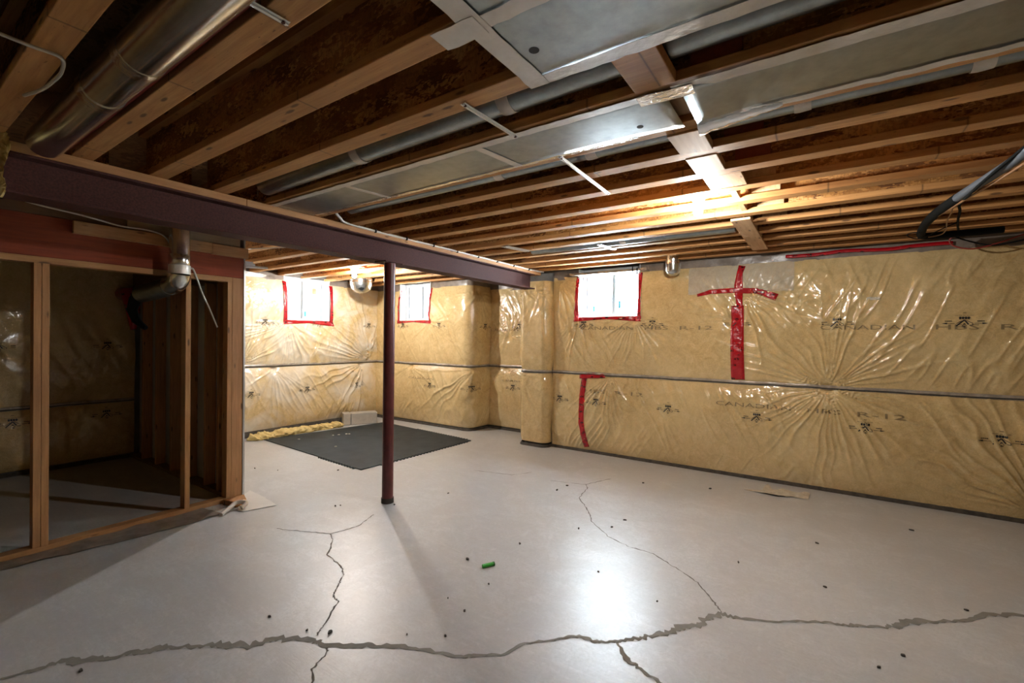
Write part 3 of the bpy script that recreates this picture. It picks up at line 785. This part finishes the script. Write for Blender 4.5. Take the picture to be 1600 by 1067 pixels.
# divider wall between the dark room and the alcove
wd = empty('wall_divider', (-5.7, 2.05, 0)); struct(wd, 'stud wall at the back of the dark room, boarded on the alcove side')
def dpart(mb, n, mt, **k): return reparent(mb.build(n, mt, None, **k), wd)
dpart(MB().box(XL + .02, XP + .0, 2.078, 2.090, 0, ZC - .002), 'board', 'drywall')
dpart(MB().box(XL + .02, XP - .09, 1.985, 2.076, 0, .038), 'bottom_plate', 'dark_lumber')
dpart(MB().box(XL + .02, XP - .09, 1.985, 2.076, 2.0, 2.04), 'top_plate', 'dark_lumber')
for x in (-6.60, -6.20, -5.79, -5.38, -4.97, -4.70): dpart(MB().box(x, x + .038, 1.985, 2.076, .038, 2.0), 'stud', 'stud_wood', bevel=.002)
dpart(MB().box(XL + .02, XP - .09, 2.0, 2.076, 2.04, ZC - .002), 'filler_board', 'dark_lumber')
# metal corner bead on the free end of the boarding
dpart(MB().box(XP - .002, XP + .004, 2.078, 2.094, .02, 2.16), 'corner_bead', 'strap_metal')

# ------------------------------------------------------------------ ducts
def thing(name, loc, label, cat, group=None): return tag(empty(name, loc), label, cat, group)
def sub(root, mb, n, mt, **k): return reparent(mb.build(n, mt, None, **k), root)
def round_duct(label, y, z, r, xa, xb, joints=(), mat='galvanised', tape_mat='foil_tape', rise=0.):
    zz = lambda x: z + rise * (x - xa)
    t = thing('round_duct', (xa, y, z), label, 'duct', None)
    cuts = [xa] + list(joints) + [xb]
    for k, (a, b) in enumerate(zip(cuts[:-1], cuts[1:])):
        sub(t, MB().tube([(a - .01, y, zz(a - .01)), (b, y, zz(b))], r - .0015 * (k % 2), 32), 'pipe_section', mat, smooth=40)
    for j in joints: sub(t, MB().tube([(j - .03, y, zz(j - .03)), (j - .01, y, zz(j - .01)), (j + .03, y, zz(j + .03))], [r + .002, r + .004, r + .002], 28), 'joint_tape', tape_mat, smooth=40)
    return t
round_duct('shiny round duct between the joists left of the large tape cross', 1.597, 2.506, .066, -3.08, X1 - .05, (-2.10, -1.12, .35), rise=.012)
round_duct('slim round duct running beside the long flat duct panel', 2.235, 2.507, .049, -3.05, X1 - .05, (-1.62, -1.02, -.08, .45))
round_duct('shiny round duct in the upper left corner of the ceiling', .565, 2.44, .072, -3.18, X1 - .05, (-2.32, -1.92), mat='bright_galvanised', tape_mat='foil')
round_duct('shadowy round duct at the far upper left edge', .20, 2.49, .07, -3.10, 1.0, (-2.2,), mat='bright_galvanised', tape_mat='foil')
round_duct('thin grey round duct in the far bays near the back wall', 4.25, 2.470, .052, -2.62, -.62, (-1.6,))

# flat duct panels closing the joist bays
def panel(parent, x0, x1, y0, y1, sag0=0., sag1=0., z=ZC - .004, name='sheet_panel', hole=None):
    nx, ny = max(8, int((x1 - x0) / .05)), 9
    xs = np.linspace(x0, x1, nx); ys = np.linspace(y0, y1, ny); X, Y = np.meshgrid(xs, ys, indexing='ij')
    bow = (1 - ((Y - y0) / (y1 - y0) * 2 - 1) ** 2)
    Zz = z - .004 * bow * (vnoise(X * 2.1, Y * 3, 9)) - sag0 * (1 - sstep(0, .30, X - x0)) * (.25 + .75 * (Y - y0) / (y1 - y0)) - sag1 * (1 - sstep(0, .30, x1 - X)) * (.25 + .75 * (Y - y0) / (y1 - y0))
    o = MB().grid(np.stack([X, Y, Zz], -1)[:, ::-1]).build(name, 'galvanised', None, smooth=180)
    md = o.modifiers.new('thickness', 'SOLIDIFY'); md.thickness = .0015
    return reparent(o, parent)
def ctape(parent, pts, w, z=ZC - .0065, mat='foil_tape', n='joint_tape', wob=.003):
    P = []
    for (a, b) in zip(pts[:-1], pts[1:]):
        L = math.hypot(b[0] - a[0], b[1] - a[1]); k = max(2, int(L / .04))
        P += [(a[0] + (b[0] - a[0]) * i / k, a[1] + (b[1] - a[1]) * i / k) for i in range(k)]
    P.append(pts[-1]); mb = MB()
    for i, p in enumerate(P):
        q0 = Vector(P[max(i - 1, 0)]); q1 = Vector(P[min(i + 1, len(P) - 1)]); d = (q1 - q0).normalized(); q = Vector((-d.y, d.x))
        a = Vector(p) + q * (w / 2 + random.uniform(-wob, wob)); b = Vector(p) - q * (w / 2 + random.uniform(-wob, wob))
        mb.v += [(a.x, a.y, z + random.uniform(-.001, 0)), (b.x, b.y, z + random.uniform(-.001, 0))]
    mb.f = [(2 * i, 2 * i + 1, 2 * i + 3, 2 * i + 2) for i in range(len(P) - 1)]
    o = mb.build(n, mat, None); md = o.modifiers.new('thickness', 'SOLIDIFY'); md.thickness = .001
    return reparent(o, parent)
d1 = thing('flat_duct', (-.86, 1.05, ZC), 'wide flat sheet metal duct with white taped cross seams overhead', 'duct')
panel(d1, -.88, 1.9, bay(1) + .05, bay(2) + .06); panel(d1, -.88, 1.9, bay(0) + .04, bay(1) + .04)
ctape(d1, [(-.88, bay(1) + .045), (1.9, bay(1) + .045)], .055); ctape(d1, [(-.86, bay(0) + .0), (-.86, bay(2) + .085)], .075, z=ZC - .008)
ctape(d1, [(-1.0, bay(1) + .04), (-.84, bay(1) + .045)], .085, z=ZC - .0095); ctape(d1, [(-.90, bay(2) + .06), (1.9, bay(2) + .06)], .055)
ctape(d1, [(-.02, bay(1) + .05), (.25, bay(1) + .05)], .07, z=ZC - .008)
ctape(d1, [(-.92, bay(0) + .04), (1.9, bay(0) + .04)], .05)
sub(d1, MB().tube([(-.775, 1.245, ZC - .0065), (-.775, 1.245, ZC - .0045)], .017, 20), 'test_hole', 'gap_shade')
# upturned end collars of the duct above the open bays
sub(d1, MB().box(-.885, -.880, bay(1) + FL, bay(2), ZC, ZC + .25), 'end_plate', 'galvanised')
sub(d1, MB().box(-.885, -.880, bay(0) + FL, bay(1), ZC, ZC + .25), 'end_plate', 'galvanised')

d2 = thing('flat_duct', (-3.2, 1.9, ZC), 'long flat sheet metal duct panel torn open beside the wooden blocking', 'duct')
ya, yb = bay(3) + .045, bay(4) + .022
panel(d2, -3.24, -.50, ya, yb, 0, .007); panel(d2, -.445, 1.9, ya, yb, .016, 0)
ctape(d2, [(-3.24, ya), (-.50, ya)], .045); ctape(d2, [(-.47, ya), (1.9, ya)], .06)
ctape(d2, [(-.60, ya + .01), (-.40, ya + .02)], .075, z=ZC - .010, mat='foil'); ctape(d2, [(-3.2, yb), (-.70, yb)], .022, mat='foil', wob=.006)
ctape(d2, [(-.25, yb), (1.9, yb)], .035, wob=.006)
ctape(d2, [(-2.43, ya), (-2.38, yb)], .035); ctape(d2, [(-1.40, ya), (-1.35, yb)], .040)
sub(d2, MB().tube([(-.66, 1.93, ZC - .0135), (-.66, 1.93, ZC - .011)], .014, 12), 'test_hole', 'gap_shade')
# curled torn foil flap
n = 14; rows = []
for k in range(5):
    t = k / 4
    rows.append(np.array([(-.45 + i * .024, yb - .012 + .085 * t * (1 - i / (n * 1.25)) + .004 * math.sin(i * 1.9), ZC - .012 - .030 * math.sin(t * 2.4) * (1 - i / n * .7) + .003 * math.sin(i * 2.3 + k)) for i in range(n)]))
o = MB().grid(np.stack(rows, 1)).build('torn_foil_flap', 'foil', None, smooth=180); reparent(o, d2)

# elbow duct coming down in front of the partition
ex, ey = -4.285, 1.53
t = thing('elbow_duct', (ex, ey, 1.85), 'shiny galvanised elbow duct dropping in front of the stud partition', 'duct')
sub(t, MB().tube([(ex, ey, 2.40), (ex, ey, 2.05)], .070, 28), 'pipe_section', 'bright_galvanised', smooth=40)
sub(t, MB().tube([(ex, ey, 2.14), (ex, ey, 2.135), (ex, ey, 2.06), (ex, ey, 2.055)], [.071, .074, .074, .071], 28), 'crimped_collar', 'bright_galvanised', smooth=40)
sub(t, MB().tube([(ex, ey, 2.055), (ex, ey, 1.985)], .075, 28), 'collar_band', 'foil_tape', smooth=40)
el = [(ex - .13 + .13 * math.cos(a), ey - .02 * (1 - math.cos(a)), 1.985 - .085 * math.sin(a)) for a in [math.pi / 2 * k / 6 for k in range(7)]]
sub(t, MB().tube(el, .076, 28), 'elbow', 'bright_galvanised', smooth=40)
sub(t, MB().tube([(ex - .12, ey - .02, 1.90), (-4.62, 1.49, 1.87), (-4.86, 1.46, 1.85)], .076, 28), 'side_pipe', 'galvanised', smooth=40)
sub(t, MB().tube([(-4.84, 1.46, 1.85), (-4.96, 1.44, 1.80), (-5.0, 1.43, 1.71), (-4.97, 1.45, 1.62), (-4.90, 1.50, 1.55)], [.06, .045, .04, .032, .02], 16), 'flexible_tail', 'black_cable', smooth=60)
# red wrapped stub in the dark room
t = thing('taped_vent', (-6.3, 1.95, 1.2), 'dark red taped vent on the wall inside the dark room', 'vent')
sub(t, MB().tube([(-6.96, 1.90, 1.98), (-6.70, 1.90, 1.96), (-6.62, 1.90, 1.80), (-6.66, 1.92, 1.55)], [.08, .09, .07, .03], 14), 'tape_wrap', 'red_tape', smooth=60)

# foil stubs by the walls
def stub(label, x, y, r, zb):
    t = thing('duct_stub', (x, y, zb), label, 'duct')
    sub(t, MB().tube([(x, y, ZC + .1), (x, y, zb + r * .75), (x, y, zb + r * .35), (x, y, zb + r * .08), (x, y, zb)], [r, r, r * .86, r * .5, r * .12], 28), 'foil_cap', 'bright_galvanised', smooth=50)
    sub(t, MB().tube([(x, y, ZC - .02), (x, y, ZC - .05)], r + .004, 28), 'rim_band', 'foil', smooth=40)
stub('round foil capped duct stub on the back wall right of its window', -1.44, 5.41, .083, 2.245)
stub('large round foil duct stub hanging in the alcove corner', -6.25, 4.78, .175, 2.21)

# ------------------------------------------------------------------ hanging straps
def strap(label, x0, y0, x1, y1, w=.026, z=ZC - .010):
    d = Vector((x1 - x0, y1 - y0, 0)).normalized(); q = Vector((-d.y, d.x, 0)) * w / 2
    a = Vector((x0, y0, z)); b = Vector((x1, y1, z)); mb = MB(); e = Vector((0, 0, .002))
    mb.prism([tuple((a + q)[:2]), tuple((a - q)[:2]), tuple((b - q)[:2]), tuple((b + q)[:2])], z, z + .002)
    f = Vector((0, 0, .010)); ridge = MB().prism([tuple((a + q * .25)[:2]), tuple((a - q * .25)[:2]), tuple((b - q * .25)[:2]), tuple((b + q * .25)[:2])], z - .004, z)
    t = thing('metal_strap', tuple(a), label, 'strap'); sub(t, mb, 'band', 'strap_metal'); sub(t, ridge, 'rib', 'strap_metal')
    for c in (a + d * .015, b - d * .015): sub(t, MB().tube([(c.x, c.y, z - .005), (c.x, c.y, z)], .006, 8), 'nail_head', 'steel_primer')
strap('short metal strap under a joist at the upper left', -1.325, .45, -1.315, .74)
strap('metal strap holding the round duct beside the long flat panel', -1.18, 1.37, -1.165, 1.735)
strap('long metal strap crossing two joists in the middle of the ceiling', -1.108, 2.04, -1.127, 2.72)
strap('wide metal strap plate between far joists near the beam end', -2.64, 3.73, -2.57, 4.07, .10)
strap('short metal strap under the thin far duct', -1.80, 4.13, -1.77, 4.45, .045)

# ------------------------------------------------------------------ lamps
def lamp(label, x, y, glow='bulb_lit'):
    t = thing('ceiling_bulb', (x, y, ZC - .09), label, 'lamp', 'bare ceiling bulbs')
    sub(t, MB().tube([(x, y, ZC + .055), (x, y, ZC + .04), (x, y, ZC + .005), (x, y, ZC - .005)], [.058, .058, .035, .024], 24), 'porcelain_holder', 'porcelain', smooth=40)
    sub(t, MB().tube([(x, y, ZC - .003), (x, y, ZC - .022)], .014, 16), 'screw_base', 'strap_metal', smooth=40)
    pr = [(.013, -.022), (.019, -.034), (.028, -.052), (.030, -.066), (.026, -.081), (.015, -.092), (.004, -.095)]
    sub(t, MB().tube([(x, y, ZC + b) for a, b in pr], [a for a, b in pr], 16), 'glass_bulb', glow, smooth=60)
    sub(t, MB().box(x - .11, x + .11, y - .123, y + .123, ZC + .056, ZC + .076), 'mounting_board', 'strap_wood')
lamp('glowing bare bulb under the joists of the main ceiling', -.70, bay(7) + FL + .123)
lamp('glowing bare bulb in the alcove behind the steel beam', -5.52, 4.182 + FL - .165, 'bulb_bright')

# ------------------------------------------------------------------ cables
def cable(label, pts, r, mat, name='cable', sm=5):
    P = [Vector(p) for p in pts]; out = []
    for i in range(len(P) - 1):
        p0, p1, p2, p3 = P[max(i - 1, 0)], P[i], P[i + 1], P[min(i + 2, len(P) - 1)]
        for k in range(sm):
            t = k / sm
            out.append(.5 * ((2 * p1) + (-p0 + p2) * t + (2 * p0 - 5 * p1 + 4 * p2 - p3) * t * t + (-p0 + 3 * p1 - 3 * p2 + p3) * t ** 3))
    out.append(P[-1]); o = MB().tube(out, r, 8).build(name, mat, None, smooth=60)
    if label: tag(o, label, 'cable')
    return o
t = thing('beam_cable', (-3.25, 2.2, 2.43), 'white cable clipped along the plank on top of the beam', 'cable')
o = cable(None, [(-2.9, 1.95, 2.46), (-3.15, 2.2, 2.436), (-3.243, 2.45, 2.426), (-3.246, 3.5, 2.424), (-3.246, 4.4, 2.424), (-3.246, 5.2, 2.424), (-3.2, 5.46, 2.424)], .010, 'white_cable', 'cable_run'); reparent(o, t)
for k in range(8):
    y = 2.62 + k * .36; sub(t, MB().box(-3.262, -3.232, y, y + .012, 2.410, 2.438), 'cable_clip', 'black_cable')
cable('white cable draped along the partition header to the elbow duct', [(-4.33, .50, 2.395), (-4.33, .62, 2.373), (-4.33, .74, 2.352), (-4.33, .91, 2.337), (-4.33, 1.03, 2.322), (-4.335, 1.174, 2.303), (-4.34, 1.31, 2.308), (-4.345, 1.41, 2.297), (-4.35, 1.46, 2.27), (-4.358, 1.49, 2.225)], .006, 'white_cable')
cable('white cable hanging diagonally inside the stud opening', [(-4.385, 1.63, 2.03), (-4.385, 1.66, 2.055), (-4.39, 1.70, 1.96), (-4.43, 1.75, 1.86), (-4.46, 1.82, 1.73), (-4.50, 1.90, 1.57)], .007, 'white_cable')
cable('thick grey hose drooping from the ceiling at upper right', [(.80, 2.50, 2.40), (.765, 2.80, 2.375), (.735, 3.05, 2.36), (.70, 3.25, 2.352), (.655, 3.62, 2.358), (.635, 3.82, 2.362)], .024, 'grey_hose', 'hose')
cable('thick black cable bundle dropping from the grey hose', [(.648, 3.70, 2.360), (.62, 3.98, 2.362), (.608, 4.25, 2.366), (.612, 4.5, 2.370), (.63, 4.75, 2.372), (.66, 4.95, 2.374), (.76, 5.02, 2.38), (.92, 5.05, 2.385), (1.15, 5.06, 2.39)], .028, 'black_cable', 'cable_bundle')
cable('thin black wire crossing the grey hose', [(.76, 2.72, 2.395), (.727, 2.947, 2.372), (.67, 3.247, 2.330), (.664, 3.60, 2.33), (.70, 3.95, 2.37), (.744, 4.178, 2.38), (.80, 4.55, 2.385), (.865, 4.9, 2.39)], .0075, 'black_cable', 'wire')
cable('brown wire running under the grey hose', [(.83, 2.60, 2.37), (.77, 2.95, 2.335), (.72, 3.25, 2.322), (.665, 3.66, 2.33), (.63, 4.0, 2.340), (.60, 4.2, 2.35)], .006, 'copper_cable', 'wire')
cable('orange wire looping down beside the black bundle', [(.646, 3.787, 2.36), (.69, 4.1, 2.365), (.712, 4.357, 2.36), (.765, 4.72, 2.365), (.76, 4.88, 2.36), (.70, 4.95, 2.36)], .0045, 'copper_cable', 'wire')
cable('thin black wire loop around the black bundle', [(.60, 4.6, 2.34), (.56, 4.7, 2.36), (.555, 4.85, 2.37), (.64, 4.9, 2.345), (.74, 4.6, 2.36), (.80, 4.55, 2.38)], .004, 'black_cable', 'wire')
cable('red wire sagging along the top of the back wall', [(1.5, 5.3, 2.42), (1.317, 5.3, 2.378), (1.175, 5.3, 2.325), (1.026, 5.3, 2.292), (.909, 5.3, 2.329), (.884, 5.3, 2.386), (.93, 5.28, 2.41)], .006, 'red_cable', 'wire')
cable('black wire sagging beside the red wire at the back wall', [(1.5, 5.28, 2.375), (1.318, 5.3, 2.335), (1.139, 5.3, 2.312), (.987, 5.3, 2.366), (.908, 5.3, 2.412)], .006, 'black_cable', 'wire')
cable('dark red pipe clipped beside a joist at upper left', [(-3.2, .655, 2.455), (-2.3, .657, 2.452), (-1.4, .655, 2.455), (-.9, .655, 2.455), (0, .655, 2.455)], .011, 'red_cable', 'thin_pipe')
cable('white wire in the upper left corner looping below the joists', [(-2.06, .24, 2.40), (-2.078, .338, 2.405), (-2.094, .407, 2.41), (-2.20, .43, 2.41), (-2.30, .43, 2.41), (-2.43, .42, 2.41), (-2.56, .395, 2.415)], .006, 'white_cable', 'wire')
cable('white wire above the partition corner in the alcove', [(-4.75, 2.25, 2.35), (-4.85, 2.42, 2.40), (-4.5, 2.62, 2.415), (-4.1, 2.72, 2.42)], .005, 'white_cable', 'wire')
# small metal box with pipe ends beside the partition top
t = thing('junction_fitting', (-4.8, 2.36, 2.24), 'small white pipe fitting sticking out beside the partition top', 'fitting')
sub(t, MB().tube([(-4.86, 2.10, 2.225), (-4.86, 2.40, 2.225)], .014, 10), 'pipe_end', 'vinyl_white', smooth=60)
sub(t, MB().tube([(-4.80, 2.10, 2.175), (-4.80, 2.50, 2.205)], .012, 10), 'pipe_end', 'vinyl_white', smooth=60)
sub(t, MB().box(-4.9, -4.83, 2.30, 2.37, 2.20, 2.25), 'clamp', 'strap_metal')
cable('black wire hook dangling at the top corner of the back window', [(-1.938, 5.46, 2.40), (-1.937, 5.46, 2.30), (-1.935, 5.46, 2.262), (-1.91, 5.46, 2.25), (-1.882, 5.46, 2.26), (-1.88, 5.46, 2.31), (-1.882, 5.46, 2.38)], .007, 'black_cable', 'wire_hook')

# ------------------------------------------------------------------ things on the floor
def mat_outline(c, tooth=.03):
    out = []
    for k in range(4):
        a = Vector(c[k]); b = Vector(c[(k + 1) % 4]); d = (b - a); L = d.length; d.normalize(); q = Vector((d.y, -d.x))
        spans = {0: (.62, .97), 1: (.12, .97), 2: (.03, .6), 3: (2, 2)}[k]
        n = int(L / .055); out.append(tuple(a))
        for i in range(1, n):
            t = i / n
            if spans[0] < t < spans[1]:
                for (dt, s) in ((-.32, 0), (-.22, 1), (.10, 1), (.2, 0)):
                    out.append(tuple(a + d * (L * (i + dt) / n) + q * tooth * s))
    return out
o = MB().prism(mat_outline([(-6.60, 3.41), (-4.26, 3.28), (-4.21, 5.16), (-6.32, 5.34)]), .001, .011).build('floor_mat', 'rubber'); tag(o, 'large black rubber mat with notched edges lying in the alcove', 'mat')

t = thing('wall_block', (-6.58, 5.04, 0), 'pale beige block lying by the wall at the corner of the mat', 'block')
R_ = Matrix.Rotation(math.radians(-27), 4, 'Z')
def blockbox(x0, x1, y0, y1, z0, z1, n):
    mb = MB().box(x0, x1, y0, y1, z0, z1); ob = mb.build(n, 'pale_block', t, bevel=.012); ob.matrix_local = R_; return ob
blockbox(-.095, .095, -.29, -.17, 0, .205, 'end_piece'); blockbox(-.09, .09, -.165, .27, 0, .20, 'body')

def lump(name, label, cat, pts, rad, mat, seed, squash=.6):
    n = len(pts) * 26; P = np.array(pts, float); tt = np.linspace(0, len(P) - 1, n)
    c = np.stack([np.interp(tt, range(len(P)), P[:, k]) for k in range(3)], -1); seg = 24; rows = []
    for k in range(seg + 1):
        th = 2 * math.pi * (k % seg) / seg
        r = rad * (.35 + .8 * vnoise(tt * 4.1, tt * 0 + math.cos(th) * 1.7 + math.sin(th) * 2.3 + 5, seed) + .6 * vnoise(tt * 13, tt * 0 + math.cos(th) * 4 + math.sin(th) * 5 + 9, seed + 1)) * np.minimum(1, np.minimum(tt, tt[::-1]) * 3 + .15)
        rows.append(np.stack([c[:, 0] + r * math.cos(th), c[:, 1] + r * .25 * math.cos(th * 2), np.maximum(.002, c[:, 2] + r * squash * math.sin(th))], -1))
    o = MB().grid(np.stack(rows, 1)).build(name, mat, None, smooth=180); tag(o, label, cat); return o
lump('insulation_scrap', 'ragged strip of loose yellow insulation along the mat edge by the wall', 'insulation', [(-6.70, 3.22, .03), (-6.68, 3.5, .035), (-6.67, 3.9, .04), (-6.64, 4.3, .04), (-6.62, 4.6, .035), (-6.66, 4.72, .03)], .085, 'yellow_wool', 5)
lump('insulation_scrap', 'clump of yellow insulation stuffed at the left end of the beam', 'insulation', [(-3.20, .41, 2.46), (-3.19, .43, 2.36), (-3.20, .405, 2.26), (-3.19, .425, 2.14)], .045, 'yellow_wool', 8, 1.)

def sheet(name, label, cat, poly, mat, h, seed, amp):
    """crumpled flat scrap: polygon filled by a fine grid"""
    bm = bmesh.new(); vs_ = [bm.verts.new((x, y, 0)) for x, y in poly]; f = bm.faces.new(vs_)
    bmesh.ops.triangulate(bm, faces=[f])
    bmesh.ops.subdivide_edges(bm, edges=bm.edges[:], cuts=5, use_grid_fill=True)
    for v in bm.verts:
        a = vnoise(np.array([v.co.x * 16]), np.array([v.co.y * 16]), seed)[0]; v.co.z = h + amp * a * a
    bmesh.ops.solidify(bm, geom=bm.faces[:], thickness=.0012)
    me = bpy.data.meshes.new(name); bm.to_mesh(me); bm.free(); o = link(name, me, mat, None, smooth=50); tag(o, label, cat); return o
sheet('paper_scrap', 'torn beige paper scrap on the floor by the back wall', 'scrap', [(-.63, 5.13), (-.48, 5.22), (-.45, 5.42), (-.40, 5.30), (-.22, 5.33), (-.08, 5.37), (-.09, 5.16), (-.22, 5.16), (-.35, 5.07), (-.5, 5.11)], 'tissue', .002, 3, .03)
sheet('plastic_sheet', 'thin translucent plastic sheet under the partition corner', 'sheet', [(-4.55, 2.22), (-4.244, 2.20), (-3.962, 2.165), (-4.042, 1.92), (-4.10, 1.90), (-4.20, 1.95), (-4.45, 2.10)], 'white_film', .002, 6, .006)
sheet('plastic_skirt', 'grey plastic film folded along the bottom of the partition', 'sheet', [(-4.395, -.6), (-4.395, .6), (-4.395, 1.2), (-4.395, 1.75), (-4.13, 1.79), (-4.11, 1.55), (-4.14, 1.15), (-4.22, .73), (-4.28, .4), (-4.30, -.6)], 'grey_plastic', .002, 9, .02)
o = cable('crumpled twist of white film beside the partition corner', [(-4.10, 1.77, .01), (-4.15, 1.86, .03), (-4.18, 1.93, .05), (-4.12, 1.98, .045), (-4.10, 1.93, .02)], .018, 'white_cable', 'film_twist'); o['category'] = 'film'
o = MB().prism([(-4.37, 1.90), (-4.20, 1.93), (-4.22, 2.03), (-4.36, 2.075)], .0, .045).build('wood_offcut', 'stud_wood', bevel=.004); tag(o, 'small wooden offcut lying at the foot of the partition corner', 'wood')

t = thing('green_cartridge', (-1.79, 2.39, .012), 'small bright green plastic cylinder lying on the floor', 'cylinder')
sub(t, MB().tube([(-1.812, 2.352, .013), (-1.775, 2.417, .013)], .012, 16), 'body', 'green_plastic', smooth=40)
sub(t, MB().tube([(-1.775, 2.417, .013), (-1.770, 2.426, .013)], .0135, 16), 'cap', 'green_dark', smooth=40)

for i, (x, y, s) in enumerate(DB):
    mb = MB(); k = 6; a0 = random.random() * 6; an = random.random() * 3.1
    top = []; s *= .8
    pts = [(math.cos(a0 + q * 2 * math.pi / k) * s * .5 * random.uniform(.5, 1.1), math.sin(a0 + q * 2 * math.pi / k) * s * .28 * random.uniform(.5, 1.1)) for q in range(k)]
    c, s_ = math.cos(an), math.sin(an)
    mb.prism([(x + p * c - q * s_, y + p * s_ + q * c) for p, q in pts], .0005, .004 + s * .15)
    o = mb.build('debris_chip', 'debris'); tag(o, 'small dark debris chip on the bare concrete floor', 'debris', 'debris chips on the concrete')
for (x, y) in ((-6.05, 4.15), (-6.02, 4.23), (-5.98, 4.33), (-5.95, 4.36), (-5.9, 5.0), (-5.4, 3.75), (-6.2, 3.7)):
    o = MB().prism([(x + .022 * math.cos(q) * random.uniform(.5, 1), y + .022 * math.sin(q) * random.uniform(.5, 1)) for q in (0, 1, 2.2, 3.1, 4.2, 5.3)], .0112, .020).build('white_crumb', 'white_crumb')
    tag(o, 'small white crumb lying on the black rubber mat', 'debris', 'white crumbs on the mat')
o = MB().grid(B_up.pos(*np.meshgrid(np.linspace(um(.345), um(.445), 4), np.linspace(1.908, 1.935, 3), indexing='ij'), .006)).build('tape_scrap', 'tissue'); tag(o, 'tiny beige tape scrap stuck high on the back wall', 'tape')
